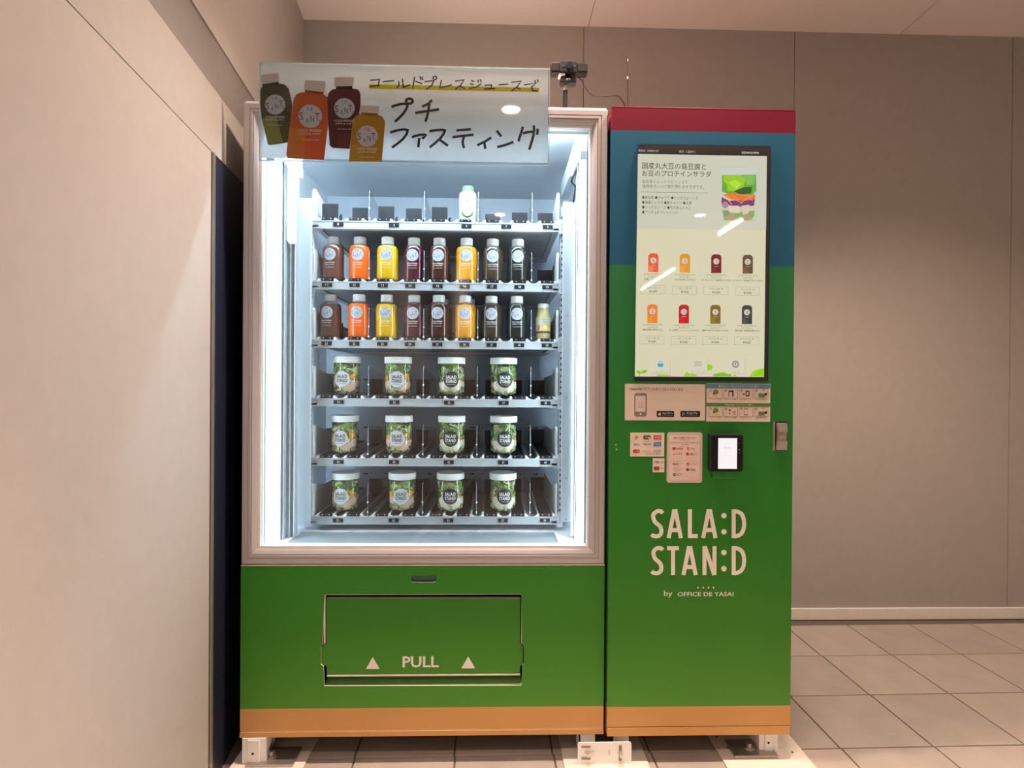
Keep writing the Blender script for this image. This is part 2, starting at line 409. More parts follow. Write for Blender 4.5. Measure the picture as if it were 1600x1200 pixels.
# ceiling downlights (above and behind the photographer)
LAMP_LABELS = ['recessed ceiling downlight just in front of the machine, above its left part', 'recessed ceiling downlight just in front of the payment cabinet', 'recessed ceiling downlight close to the bare wall right of the cabinet'] + ['recessed ceiling downlight %s the machine, %s' % (d, e) for d in ('an arm span away from', 'added for bounce light far across the room from') for e in ('nearer the left wall', 'added nearer the right wall')]
for (x, y, w, cone), lab in zip(LAMPS, LAMP_LABELS):
    t = thing('ceiling_downlight', (x, y, CEIL), lab, 'lamp', 'recessed downlights')
    wobj('trim_ring', MB().lathe([(.075, 0), (.075, -.006), (.058, -.008), (.055, 0)], 28, (x, y, CEIL)), M['white'], t, True)
    wobj('lamp_disc', MB().lathe([(.0, -.003), (.054, -.003)], 28, (x, y, CEIL)), mk_lit('downlight_glow', (1, .8, .58), 40), t)

for tx, ty0, ty1, lab in ((2.38, -4.5, -3.9, 'short linear ceiling lamp in the hall, nearer the machine'), (2.48, -8.2, -6.35, 'long linear ceiling lamp far back in the hall')):
    t = thing('linear_lamp', (tx, (ty0+ty1)/2, CEIL), lab, 'lamp')
    wobj('lamp_housing', MB().box(tx-.05, tx+.05, ty0, ty1, CEIL-.045, CEIL, bev=.006), M['white'], t)
    wobj('lamp_tube', MB().cyl((tx, ty0+.02, CEIL-.066), (tx, ty1-.02, CEIL-.066), .018, 14), mk_lit('tube_glow', (1, .88, .74), 30), t)

# ================================================================== main machine
XL, XR, ZB, ZT, YB = -.7345, .3238, .079, 1.9165, .85
vm = thing('vending_machine', ((XL+XR)/2, YB/2, .005), 'large glass-fronted vending machine with lit shelves above a green pull flap', 'vending machine')
ZF = .5797                         # bottom of the glass door frame
FX0, FX1, FZ0, FZ1 = -.6912, .2785, .6246, 1.8722      # opening of the frame
# carcass: sides, top, back, floor
def part(name, mb, mat, parent=vm, smooth=False): return wobj(name, mb, mat, parent, smooth)
part('side_wall', MB().box(XL+.004, XL+.02, .03, YB, ZB, ZT-.004), M['frame'])
part('side_wall', MB().box(XR-.018, XR-.004, .03, YB, ZB, ZT-.004), M['frame'])
part('back_wall', MB().box(XL+.02, XR-.018, YB-.02, YB, ZB, ZT-.004), M['frame'])
part('roof_panel', MB().box(XL+.004, XR-.004, .005, YB, ZT-.004, ZT+.006, bev=.002), M['white'])
# mitred frame members, stepped section (inset towards the opening, depth)
prof = [(0, .034), (0, .004), (.003, 0), (.016, 0), (.017, .002), (.019, .002), (.020, 0), (.026, 0), (.027, .0025), (.029, .0025), (.030, .001), (.0385, .006), (.043, .010), (.0434, .034)]
def ring(t, y):
    k = t/.0434
    x0 = XL+(FX0-XL)*k; x1 = XR+(FX1-XR)*k; z0 = ZF+(FZ0-ZF)*k; z1 = ZT+(FZ1-ZT)*k
    return [(x0, y, z0), (x1, y, z0), (x1, y, z1), (x0, y, z1)]
rings = [ring(t, y) for t, y in prof]
for k in range(4):
    mb = MB()
    for a, b in zip(rings[:-1], rings[1:]):
        mb.add([a[k], a[(k+1) % 4], b[(k+1) % 4], b[k]], [(0, 1, 2, 3)])
    part('frame_rail', mb, M['frame'])
# white inner gasket
GP = [(0, .012), (.006, .012), (.007, .03), (.003, .03), (.003, .05)]
for k in range(4):
    mb = MB(); rr = []
    for t, y in GP: rr.append([(FX0+t, y, FZ0+t), (FX1-t, y, FZ0+t), (FX1-t, y, FZ1-t), (FX0+t, y, FZ1-t)])
    for a, b in zip(rr[:-1], rr[1:]): mb.add([a[k], a[(k+1) % 4], b[(k+1) % 4], b[k]], [(0, 1, 2, 3)])
    part('door_gasket', mb, M['white'])
part('glass_pane', MB().box(FX0+.002, FX1-.002, .021, .025, FZ0+.002, FZ1-.002), M['pane'])
# cavity lining
CX0, CX1, CY, CZ = XL+.021, XR-.019, .745, 1.893
part('lining_left', MB().box(CX0, CX0+.004, .05, CY, FZ0-.02, CZ), M['inner'])
part('lining_right', MB().box(CX1-.004, CX1, .05, CY, FZ0-.02, CZ), M['inner'])
part('lining_back', MB().box(CX0, CX1, CY, CY+.02, .58, CZ), M['innerg'])
part('lining_top', MB().box(CX0, CX1, .045, CY, CZ-.008, CZ), M['inner'])
part('top_rail', MB().box(CX0, CX1, .046, .050, 1.862, 1.878), M['white'])
# LED bars in white channels on both sides
for lx0, lx1, cx0, cx1 in ((-.6903, -.6695, -.7105, -.6905), (.2530, .2710, .2712, .2865)):
    part('led_channel', MB().box(cx0, cx1, .060, .085, .618, 1.875).box(cx0, cx1, .085, .10, .618, 1.875), M['innerg'])
    zl = 1.768 if lx0 < 0 else 1.79
    part('led_cover', MB().box(lx0, lx1, .066, .0735, .620, zl, bev=.003), M['led_cover'])
    part('led_strip', MB().box(lx0+.001, lx1-.001, .0737, .108, .620, zl, bev=.002), M['led'])
    if lx0 > 0: part('added_shade_fin', MB().box(lx0-.0035, lx0-.0022, .112, .160, .620, zl), M['steelw'])  # added fin that keeps LED light off the right upright panel
    part('channel_cap', MB().box(lx0-.002, lx1+.002, .062, .088, 1.77 if lx0 < 0 else 1.792, 1.80 if lx0 < 0 else 1.82, bev=.002), M['white'])
part('led_strip', MB().box(-.66, .25, .056, .070, 1.872, 1.880, bev=.002), M['led_top'])
# left lift column: guide channels, toothed belt, bracket plates
part('guide_channel', MB().box(-.6675, -.660, .10, .13, .622, 1.86).box(-.657, -.6535, .11, .14, .622, 1.86).box(-.668, -.650, .15, .155, .622, 1.86), M['steelw'])
tb = MB().box(-.652, -.645, .135, .140, .622, 1.82)
for k in range(150): tb.box(-.652, -.645, .132, .135, .626+k*.0078, .6295+k*.0078)
part('toothed_belt', tb, M['innerg'])
part('guide_channel', MB().box(-.644, -.641, .13, .16, .622, 1.84).box(-.641, -.628, .158, .162, .622, 1.84).box(-.630, -.6275, .13, .16, .622, 1.84), M['steelw'])
a = [onY(x, y, .14) for x, y in ((447, 262), (467, 262), (466, 383), (456, 383), (447, 372))]
br = part('lift_bracket', MB().prism([(p.x, p.z) for p in a], .118, .126), M['white'])
for (x, y) in ((447, 290), (447, 302), (448, 310), (460, 292), (460, 330), (460, 358), (460, 371)):
    p = onY(x, y, .117); wobj('rivet', MB().cyl((p.x, .118, p.z), (p.x, .1165, p.z), .0022, 8), M['innerg'], br)
for (x, y) in ((452, 311), (452, 346)):
    p = onY(x, y, .11); wobj('cable_clip', MB().tube([(p.x+.006*math.cos(t*.7), .112+.002*math.sin(t), p.z+.011*math.sin(t*.7)) for t in range(9)], .0022, 6), M['white'], br)
a = [onY(x, y, .12) for x, y in ((440, 250), (475, 250), (475, 281), (470, 279))]
part('corner_plate', MB().prism([(p.x, p.z) for p in a], .100, .108), M['white'])
p0 = onY(461, 309, .19); p1 = onY(483.5, 818, .19)
part('upright_panel', MB().box(p0.x, p1.x, .19, .205, p1.z, p0.z, bev=.003), M['inner'])
# right: upright panel, cable, motor cover
p0 = onY(880, 315, .19); p1 = onY(895.5, 816, .19)
up = part('upright_panel', MB().box(p0.x, p1.x, .19, .205, p1.z, p0.z, bev=.003).box(p1.x-.004, p1.x, .16, .205, p1.z, p0.z), M['inner'])
for (x, y) in ((889, 324), (886, 493), (885, 621), (885, 747), (884.5, 811)):
    p = onY(x, y, .19); wobj('screw_head', MB().cyl((p.x, .191, p.z), (p.x, .1885, p.z), .003, 10), M['galv'], up)
part('lining_strip', MB().box(.2385, .2500, .12, .124, .63, 1.60), mk('blue_grey_strip', (.20, .24, .36), .5))
q = [onY(*a, .10) for a in ((900, 208), (917, 204), (917, 236), (900, 236))]
mcv = part('motor_cover', MB().box(.246, .2775, .095, .24, q[2].z, q[1].z, bev=.004), M['white'])
wobj('cover_face', MB().prism(rrect(.2615, (q[2].z+q[1].z)/2+.002, .0135, .031, .004), .092, .0955), M['innerg'], mcv)
wobj('cover_slot', MB().box(.252, .2535, .0912, .0922, q[2].z+.03, q[1].z-.012), M['white'], mcv)
wobj('latch_knob', MB().cyl((.268, .093, q[2].z+.013), (.268, .086, q[2].z+.013), .005, 12).box(.268, .276, .087, .092, q[2].z+.009, q[2].z+.017), M['white'], mcv)
a = [onY(x, y, .2) for x, y in ((903, 206), (907, 240), (890, 286), (885, 287), (885, 262))]
part('slanted_duct', MB().prism([(p.x, p.z) for p in a], .13, .36), M['steelw'])
cb = smoothline([tuple(onY(x, y, yy)) for x, y, yy in ((908, 246, .1), (904, 258, .115), (898, 272, .13), (893, 283, .14), (899, 291, .14), (898, 303, .15), (896, 316, .17))], 4)
part('wire_loom', MB().tube(cb, .0032, 7), M['black'], smooth=True)
# slotted posts carrying the trays
sl = MB().box(-.003, .003, -.0006, 0, -.004, .004).mesh('slot'); sl.materials.append(M['darkslot'])
for (pxl, pxr) in ((483.2, 488.2), (873.6, 879.6)):
    a = onY(pxl, 600, .232); b = onY(pxr, 600, .232)
    po = part('slotted_post', MB().box(a.x, b.x, .232, .26, .645, 1.70), M['inner'])
    for k in range(52):
        z = .668+k*.0195
        o = bpy.data.objects.new('slot', sl); COL.objects.link(o); o.parent = po; o.location = Vector(((a.x+b.x)/2, .2318, z))-wloc(po)
# delivery sill under the trays
Zs = .622
zt_, zo = Zs, .60
sill = MB()
x0, x1 = CX0+.004, CX1-.004; y0, y1 = .052, .275
gx0, gx1, gy0, gy1 = -.632, .195, .075, .215
for a, b, c, d in ((x0, x1, y0, gy0), (x0, x1, gy1, y1), (x0, gx0, gy0, gy1), (gx1, x1, gy0, gy1)): sill.box(a, b, c, d, zo, zt_)
part('delivery_sill', sill, M['white'])
part('sill_glass', MB().box(gx0, gx1, gy0, gy1, zt_-.008, zt_-.004), mk('sill_smoked_glass', (.30, .33, .36), .06, nz=0, spec=.8))
hm = MB()
for k in range(10):
    xx = -.535+k*.0655
    hm.lathe([(0, zt_-.0035), (.018, zt_-.0035)], 16, (xx, gy1-.013, 0))
part('sill_cutout', hm, mk('sill_cut_grey', (.16, .18, .21), .4))
per = MB().add([(x0, .275, zt_), (x1, .275, zt_), (x1, .36, .652), (x0, .36, .652)], [(0, 1, 2, 3)]).box(x0, x1, .36, CY, .640, .652)
part('perforated_plate', per, M['innerg'])
hl = MB()
for r in range(3):
    for k in range(27):
        xx = -.575+k*.0285+(r % 2)*.014; t = .25+.25*r
        y = .275+.085*t; z = zt_+.030*t+.0008
        hl.add([(xx-.007, y-.006, z-.002), (xx+.007, y-.006, z-.002), (xx+.008, y+.006, z+.0022), (xx-.006, y+.006, z+.0022)], [(0, 1, 2, 3)])
tag(part('perforation', hl, M['darkslot']), kind='stuff')

# ------------------------------------------------------------------ trays
TZ = [1.6394, 1.4408, 1.2488, 1.0570, .8605, .6685]       # top of each tray's front lip
TX0, TX1 = -.6055, .2065; TY0, TY1 = .22, .715
LX = [-.556, -.466, -.374, -.284, -.194, -.105, -.015, .076, .168]
DX = [-.421, -.2405, -.0620, .1160]
_FL = .009                                                # belt surface below/above lip
TAGS = [{0.4: '1', 2.4: '3', 5.05: '5', 6.5: '7', 8: '9'}] + [dict((i, str(b+1+i)) for i in range(9)) for b in (10, 20)] + [{.45: str(b+1), 2.45: str(b+3), 4.45: str(b+5), 6.45: str(b+7), 7.97: str(b+9)} for b in (30, 40, 50)]
def lanex(f):
    i = min(int(f), 7); return LX[i]+(LX[i+1]-LX[i])*(f-i)
# shared meshes, in tray space (lip top at z=0, x of lane at 0)
bel = MB().box(-.019, .019, .008, .47, .004, .0085).cyl((-.019, .008, .001), (.019, .008, .001), .0078, 14); BELT = bel.mesh('belt'); BELT.materials.append(M['belt'])
cov = MB().box(-.0185, .0185, -.0015, .004, -.004, .0105, bev=.001); COVER = cov.mesh('belt_end_cover'); COVER.materials.append(M['black'])
rl = MB().box(-.0032, .0032, .004, .46, .0, .0095, bev=.0012); RAIL = rl.mesh('belt_rail'); RAIL.materials.append(M['steelw'])
cl = MB().box(-.0042, .0035, -.003, .004, .0, .0085, bev=.001).prism([(-.004, .0005), (.010, .0), (.010, .002), (0, .0065), (-.004, .0065)], -.002, .002); CLIP = cl.mesh('clip'); CLIP.materials.append(M['white'])
bt = MB().cyl((0, -.0015, 0), (0, -.003, 0), .0024, 8); BOLT = bt.mesh('bolt'); BOLT.materials.append(M['galv'])
pu = MB().box(-.0265, .0265, 0, .004, 0, .056, bev=.001).box(-.012, .012, .004, .02, 0, .02); PUSH = pu.mesh('pusher_plate'); PUSH.materials.append(M['black'])
pu2 = MB().box(-.0265, .0265, 0, .004, 0, .036, bev=.001).box(-.012, .012, .004, .02, 0, .02); PUSH2 = pu2.mesh('pusher_plate'); PUSH2.materials.append(M['black'])
hook = MB().box(-.004, .004, 0, .006, 0, .018).tube([(0, .003, .018), (.002, .002, .024)], .003, 6); HOOK = hook.mesh('pusher_hook'); HOOK.materials.append(M['black'])
dv = MB()
dp = [(.008, .0), (.008, .094), (.012, .105), (.022, .108), (.10, .100), (.46, .060), (.46, 0)]
n = len(dp)
dv.add([(-.0008, y, z) for y, z in dp]+[(.0008, y, z) for y, z in dp], [tuple(range(n)), tuple(range(2*n-1, n-1, -1))], 0)
dv.add([(-.0008, y, z) for y, z in dp]+[(.0008, y, z) for y, z in dp], [(i, (i+1) % n, n+(i+1) % n, n+i) for i in range(3)], 1)
DIV = dv.mesh('divider'); mats_on(DIV, two('acryl', 'acrylE'))
pin = MB().lathe([(0, .003), (.0022, .0022), (.003, 0), (.0022, -.0022), (0, -.003)], 8); PIN = pin.mesh('divider_pin'); PIN.materials.append(M['white'])
sp = MB(); sd = [(.0, -.004), (.0, .088), (.004, .099), (.012, .106), (.03, .106), (.12, .085), (.47, .075), (.47, -.004)]
n = len(sd); sp.add([(-.0035, y, z) for y, z in sd]+[(.0035, y, z) for y, z in sd], [tuple(range(n)), tuple(range(2*n-1, n-1, -1))]+[(i, (i+1) % n, n+(i+1) % n, n+i) for i in range(n)]); SIDE = sp.mesh('side_plate'); SIDE.materials.append(M['white'])
TRAYS = []
def put(name, me, parent, x, y, z, rz=0):
    o = bpy.data.objects.new(name, me); COL.objects.link(o); o.parent = parent; o.location = Vector((x, y, z))-wloc(parent); o.rotation_euler = (0, 0, rz); return o
for r, z in enumerate(TZ):
    mb = MB()
    mb.box(TX0, TX1, TY0+.002, TY1, z-.016, z-.010)                       # tray floor
    mb.box(TX0, TX1, TY0-.0015, TY0+.012, z-.004, z)                      # lip
    mb.box(TX0+.001, TX1-.001, TY0, TY0+.006, z-.0235, z-.004)            # front rail
    mb.box(TX0+.001, TX1-.001, TY0-.001, TY0+.016, z-.0265, z-.0235)      # lower return
    mb.box(TX0, TX1, TY1-.05, TY1, z-.024, z-.016)                        # rear stiffener
    mb.box(TX0, TX0+.02, TY0, TY1, z-.022, z-.016).box(TX1-.02, TX1, TY0, TY1, z-.022, z-.016)
    tr = part('tray', mb, M['steelw']); TRAYS.append(tr)
    # back plate with its slots
    wobj('back_plate', MB().box(TX0+.01, TX1-.01, TY1-.004, TY1, z-.010, z+.075), M['innerg'], tr)
    sm = MB()
    for k in range(9):
        xx = TX0+.06+k*.088
        sm.box(xx, xx+.018, TY1-.0048, TY1-.0042, z+.060, z+.065).box(xx+.034, xx+.037, TY1-.0048, TY1-.0042, z+.060, z+.064).box(xx+.05, xx+.053, TY1-.0048, TY1-.0042, z+.060, z+.064)
    tag(wobj('plate_slots', sm, M['darkslot'], tr), kind='stuff')
    put('side_plate', SIDE, tr, TX0+.0035, TY0+.001, z); put('side_plate', SIDE, tr, TX1-.0035, TY0+.001, z)
    for s_, xx in ((-1, TX0-.008), (1, TX1+.008)):
        e = wobj('end_bracket', MB().box(xx-.009, xx+.009, TY0-.004, TY0+.004, z-.034, z+.014, bev=.001), M['inner'], tr)
        for dz in (-.004, -.018): put('rivet', BOLT, tr, xx, TY0-.0035, z+dz)
    for dx in DX:
        put('divider', DIV, tr, dx, TY0, z)
        for dz in (.012, .045): put('divider_pin', PIN, tr, dx, TY0+.008, z+dz)
    for k, lx in enumerate(LX):
        put('belt', BELT, tr, lx, TY0+.004, z); put('belt_end_cover', COVER, tr, lx, TY0+.003, z)
        put('bolt', BOLT, tr, lx-.011, TY0+.0015, z+.006); put('bolt', BOLT, tr, lx+.011, TY0+.0015, z+.006)
        for s_ in (-1, 1):
            put('belt_rail', RAIL, tr, lx+s_*.0255, TY0+.002, z)
            put('clip', CLIP, tr, lx+s_*.0265, TY0+.002, z, 0 if s_ > 0 else math.pi)
    for f, num in TAGS[r].items():
        X = lanex(f); mb = MB(); mb.box(X-.0165, X+.0165, TY0-.0025, TY0, z-.0190, z-.0060, 0)
        text_into(mb, num, X, z-.0125, .0042*len(num), .0075, TY0-.0030, 1, .012)
        wobj('number_tag', mb, two('black', 'print_w'), tr)
    # pushers: row-specific
    if r == 0:
        for k, (yy, pm_) in enumerate(((.03, 0), (.07, 0), (.05, 0), (.07, 0), (.05, 0), (.16, 0), (.12, 0), (.03, 1), (.10, 0))):
            put('pusher_plate', PUSH2 if pm_ else PUSH, tr, LX[k], TY0+yy, z+.0085)
            if k in (0, 2, 3, 4, 6): put('pusher_hook', HOOK, tr, LX[k]+.032, TY0+yy+.01, z+.009)
    elif r in (1, 2):
        for k in range(9): put('pusher_plate', PUSH, tr, LX[k], TY0+(.10 if k not in (4, 5) else .19), z+.0085)
    else:
        for k in range(9): put('pusher_plate', PUSH, tr, LX[k], TY0+(.40 if k == 8 else .34+.02*(k % 2)), z+.0085)

# ------------------------------------------------------------------ lower front with the pull flap
def P0(x, y, Y=0.0):
    v = onY(x, y, Y); return (v.x, v.z)
zb_or = onY(660, 1105.5, 0).z; zseam = onY(660, 1141, 0).z
outer = [(XL, zb_or), (XR, zb_or), (XR, ZF-.0035), (XL, ZF-.0035)]
hole = [P0(507, 929), P0(815, 928), P0(815.5, 1007), P0(818.6, 1009), P0(818.6, 1037), P0(816, 1040), P0(815, 1071), P0(506.5, 1072), P0(505.5, 1041), P0(501.5, 1038), P0(501.5, 1010), P0(504, 1008)]
slot = rrect(*P0(662, 904.5), .0365, .0095, .006)
part('front_panel', sheet(MB(), outer, [hole, slot], 0.0, .004, 0, 1), two('green', 'cream'))
part('key_slot', MB().prism(rrect(*P0(662, 904.5), .0355, .0085, .005), .008, .012), mk('slot_teal', (.02, .12, .09), .5))
part('panel_edge', MB().box(XL, XR, .0005, .012, ZF-.0035, ZF-.0008), M['cream'])
hx0, hx1 = P0(501, 1000)[0], P0(819, 1000)[0]; hz0, hz1 = P0(660, 1075)[1], P0(660, 925)[1]
rec = MB()
rec.box(hx0, hx1, .10, .104, hz0, hz1).box(hx0-.003, hx0, .004, .10, hz0, hz1).box(hx1, hx1+.003, .004, .10, hz0, hz1).box(hx0, hx1, .004, .10, hz1, hz1+.003)
part('flap_recess', rec, M['dark_in'])
part('recess_rim', MB().box(P0(507, 930)[0], P0(815, 930)[0], .004, .030, P0(660, 929.5)[1]-.001, P0(660, 928.6)[1]), M['galv'])
for sx in (506.5, 815.5):
    x_ = P0(sx, 980)[0]; part('recess_rim', MB().box(x_-.0016, x_+.0016, .004, .012, P0(sx, 1007)[1], P0(sx, 930)[1]), M['cream'])
zl = P0(660, 1071.5)[1]; zu = P0(660, 1058)[1]
part('chute_lip', MB().add([(P0(507, 1071)[0], .004, zl), (P0(815, 1071)[0], .004, zl), (P0(814, 1060)[0], .05, zu), (P0(508, 1060)[0], .05, zu)], [(0, 1, 2, 3)]), mk('lip_green_gloss', (.10, .25, .07), .3, nz=.2, sc=30))
FY = .006
fp = [P0(510, 935, FY), P0(812.8, 935, FY), P0(812.8, 1008, FY), P0(817.2, 1010, FY), P0(817.2, 1037, FY), P0(812.6, 1041, FY), P0(812.6, 1050.5, FY), P0(797, 1052.5, FY), P0(511, 1053.5, FY), P0(510.5, 1041, FY), P0(503, 1037, FY), P0(503, 1010, FY), P0(510, 1008, FY)]
flap = part('pull_flap', MB().prism(fp, FY, FY+.012, 0, 1), two('green', 'cream'))
wobj('flap_edge', MB().box(P0(511, 1053, FY)[0], P0(812.5, 1053, FY)[0], FY-.002, FY+.012, P0(660, 1055.8, FY)[1], P0(660, 1053.8, FY)[1]), M['cream'], flap)
PP = Plane(FY, flap, 480, 910, 4.444)
PP.text('PULL', 662, 512, 913, 590, M['print_w'], bold=.022, lift=.0006)
for cx in (455, 1118): PP.poly('arrow_mark', [(cx-47, 600-(cx > 800)*4), (cx+47, 600-(cx > 800)*4), (cx, 518-(cx > 800)*4)], M['print_w'], lift=.0001)
part('kick_band', MB().box(XL, XR, 0.0, .02, zseam+.002, zb_or), M['orange'])
part('kick_band', MB().box(XL, XR, -.002, .02, ZB, zseam-.001), M['orange'])
part('kick_seam', MB().box(XL+.004, XR-.002, .001, .02, zseam-.001, zseam+.002), M['cream'])
part('underside', MB().box(XL+.004, XR-.004, .02, YB, ZB, ZB+.01), M['trim'])
# feet
def foot(x0, x1, y0, parent, z1=ZB):
    t = .0035; ft = MB()
    ft.box(x0, x1, y0, y0+t, .006, z1).box(x0, x0+t, y0+t, y0+.07, .006, z1).box(x1-t, x1, y0+t, y0+.07, .03, z1)
    ft.add([(x1-t, y0+t, .006), (x1, y0+t, .006), (x1, y0+.07, .05), (x1-t, y0+.07, .05), (x1-t, y0+t, .03), (x1, y0+t, .03)], [(0, 1, 2, 3), (1, 5, 2), (0, 3, 4)])
    ft.box(x0+.016, x1-.018, y0-.004, y0, .008, z1-.003, bev=.0012)
    f = wobj('foot', ft, M['white'], parent)
    wobj('bolt_hole', MB().cyl(((x0+x1)/2-.002, y0-.0035, .037), ((x0+x1)/2-.002, y0-.0046, .037), .0036, 12), M['blackm'], f); return f
foot(-.7255, -.6575, -.006, vm); foot(-.7255, -.6575, .74, vm); foot(.255, .315, .74, vm)
part('foot', MB().box(.253, .30, .004, .008, .012, ZB).box(.253, .2565, .004, .07, .012, ZB), M['white'])
def anchor(x0, x1, y0, y1, parent):
    a = wobj('anchor_plate', MB().box(x0, x1, y0, y1, .006, .013, bev=.002), M['galv'], parent)
    wobj('washer', MB().lathe([(0, .0155), (.016, .0155), (.017, .013)], 20, (x0+.45*(x1-x0), (y0+y1)/2, 0)), M['galv'], a)
    wobj('bolt', MB().lathe([(0, .026), (.008, .026), (.009, .0155)], 6, (x0+.45*(x1-x0), (y0+y1)/2, 0)), M['chrome'], a)
    return a
anchor(-.71, -.575, -.022, .06, vm)
# bracket joining both cabinets
c = onY(944.5, 1176.5, -.02)
jt = thing('joining_bracket', (c.x, -.02, .006), 'white slotted bracket plate bolted across the gap between both cabinets at floor level', 'bracket')
jb = wobj('bracket_plate', MB().prism(rrect(c.x, c.z, .0785, .0315, .005), -.022, -.018), M['white'], jt)
PJ = Plane(-.0221, jb)
for x0, y0, x1, y1 in ((908, 1165, 923, 1168.5), (908, 1182.5, 923, 1187)): PJ.rect('slot', x0, y0, x1, y1, pm(150, 130, 110), r=1.6)
PJ.rect('slot', 967, 1164, 971.5, 1189, pm(150, 130, 110), r=2)
PJ.rect('scribe_mark', 951.5, 1172, 952.3, 1180, pm(150, 130, 110))
for x, y in ((918, 1176), (969.5, 1177)):
    p = onY(x, y, -.022); wobj('bolt', MB().cyl((p.x, -.022, p.z), (p.x, -.026, p.z), .008, 14).cyl((p.x, -.026, p.z), (p.x, -.038, p.z), .0048, 10), M['chrome'], jb)
p = onY(926, 1176, -.022); wobj('wing_nut', MB().box(p.x-.006, p.x+.006, -.028, -.023, p.z-.004, p.z+.004, bev=.001), M['chrome'], jb)

# ================================================================== payment cabinet
SX0, SX1, SY, SZ0, SZ1 = .3322, .8751, -.014, .0805, 1.9165
cabn = thing('payment_cabinet', ((SX0+SX1)/2, .42, .005), 'tall narrow payment cabinet in red, blue, green and orange with a touch screen', 'cabinet')
zr = onY(1100, 206, SY).z; zbl = onY(1100, 415, SY).z; zo_ = onY(1100, 1103.5, SY).z; zs_ = onY(1100, 1135, SY).z
def cpart(name, mb, mat, smooth=False): return wobj(name, mb, mat, cabn, smooth)
def shell(z0, z1):
    t = .003
    return MB().box(SX0, SX1, SY, SY+t, z0, z1).box(SX0, SX0+t, SY+t, .83, z0, z1).box(SX1-t, SX1, SY+t, .83, z0, z1)
for nm, z0, z1, mt in (('red_band', zr, SZ1-.002, 'red'), ('blue_band', zbl, zr, 'blue'), ('green_body', zo_, zbl, 'green'), ('orange_band', zs_+.001, zo_, 'orange')):
    cpart(nm, shell(z0, z1), M[mt])
cpart('top_cover', MB().box(SX0, SX1, SY, .83, SZ1-.002, SZ1+.004, bev=.0015), M['red'])
cpart('back_cover', MB().box(SX0, SX1, .83, .84, SZ0, SZ1), M['frame'])
cpart('kick_seam', MB().box(SX0+.002, SX1-.001, SY+.002, .02, zs_-.0015, zs_+.001), M['trim'])
cpart('kick_strip', MB().box(SX0, SX1-.002, SY-.001, .02, SZ0, zs_-.0015), M['orange'])
cpart('underside', MB().box(SX0+.004, SX1-.004, .02, .83, SZ0, SZ0+.01), M['trim'])
cpart('gap_shade_strip', MB().box(XR+.001, SX0-.001, .015, .83, .10, 1.86), M['blackm'])  # black strip stands in for the shade between the cabinets
foot(.7985, .8555, .02, cabn, SZ0); foot(.7985, .8555, .74, cabn, SZ0); foot(.345, .40, .74, cabn, SZ0)
cpart('foot', MB().box(.355, .404, .004, .008, .012, SZ0).box(.4005, .404, .004, .07, .012, SZ0), M['white'])
anchor(.715, .845, -.006, .075, cabn)

# ------------------------------------------------------------------ touch screen
bz = Plane(SY, cabn)
bezel = cpart('screen_bezel', MB().prism([P0(x, y, SY) for x, y in ((997.3, 226), (1203.5, 229), (1199, 596), (991, 595))], SY-.004, SY), M['black'])
scr = cpart('touch_screen', MB().prism([P0(x, y, SY-.004) for x, y in ((996.8, 240.5), (1198, 244), (1193.6, 589), (991.8, 588.3))], SY-.0046, SY-.0038), lm(222, 216, 184))
SYS = SY-.0047
wobj('screen_glass', MB().prism([P0(x, y, SY-.008) for x, y in ((997.3, 226), (1203.5, 229), (1199, 596), (991, 595))], SY-.0085, SY-.0078), mk_clear('screen_glass', (1, 1, 1), rough=.015), bezel)
A = Plane(SYS, scr, 980, 215, 6.6667)
wobj('status_bar', MB().prism([P0(x, y, SYS) for x, y in ((997, 232.5), (1198.3, 236), (1198, 244), (996.8, 240.5))], SYS-.0002, SYS), M['blackm'], scr)
A.poly('page_background', [(112, 172), (1455, 193), (1447, 962), (106, 948)], lm(207, 209, 190), th=.0001)
A.text('端末ID：2200001109', 115, 125, 325, 150, lm(215, 215, 210), lift=.0006)
A.text('庫内：9 温度4℃', 540, 134, 710, 160, lm(205, 205, 200), lift=.0006)
A.text('2023-04-02 09:46', 1190, 147, 1370, 170, lm(225, 225, 220), lift=.0006, bold=.012)
K1, K2 = lm(62, 62, 55), lm(110, 110, 98)
A.text('国産丸大豆の島豆腐と', 155, 266, 822, 332, K1, bold=.004)
A.text('お豆のプロテインサラダ', 155, 346, 876, 408, K1, bold=.004)
A.text('島豆腐とミックスビーンズで', 158, 443, 630, 480, K2)
A.text('植物性タンパク質が摂れるサラダです。', 158, 492, 800, 532, K2)
A.rect('divider_rule', 140, 569, 850, 574, lm(140, 140, 128), th=.0002, lift=.0002)
for n_, (t_, x1_, y0_, y1_) in enumerate((('●島豆腐 ●きゅうり ●ミックスビーンズ', 738, 609, 646), ('●海藻ミックス ●紫キャベツ ●人参', 670, 660, 697), ('●ミックスリーフ ●ちりめんじゃこ', 662, 712, 748), ('●アンチョビドレッシング', 527, 762, 797))):
    A.text(t_, 155, y0_, x1_, y1_, lm(72, 70, 62))
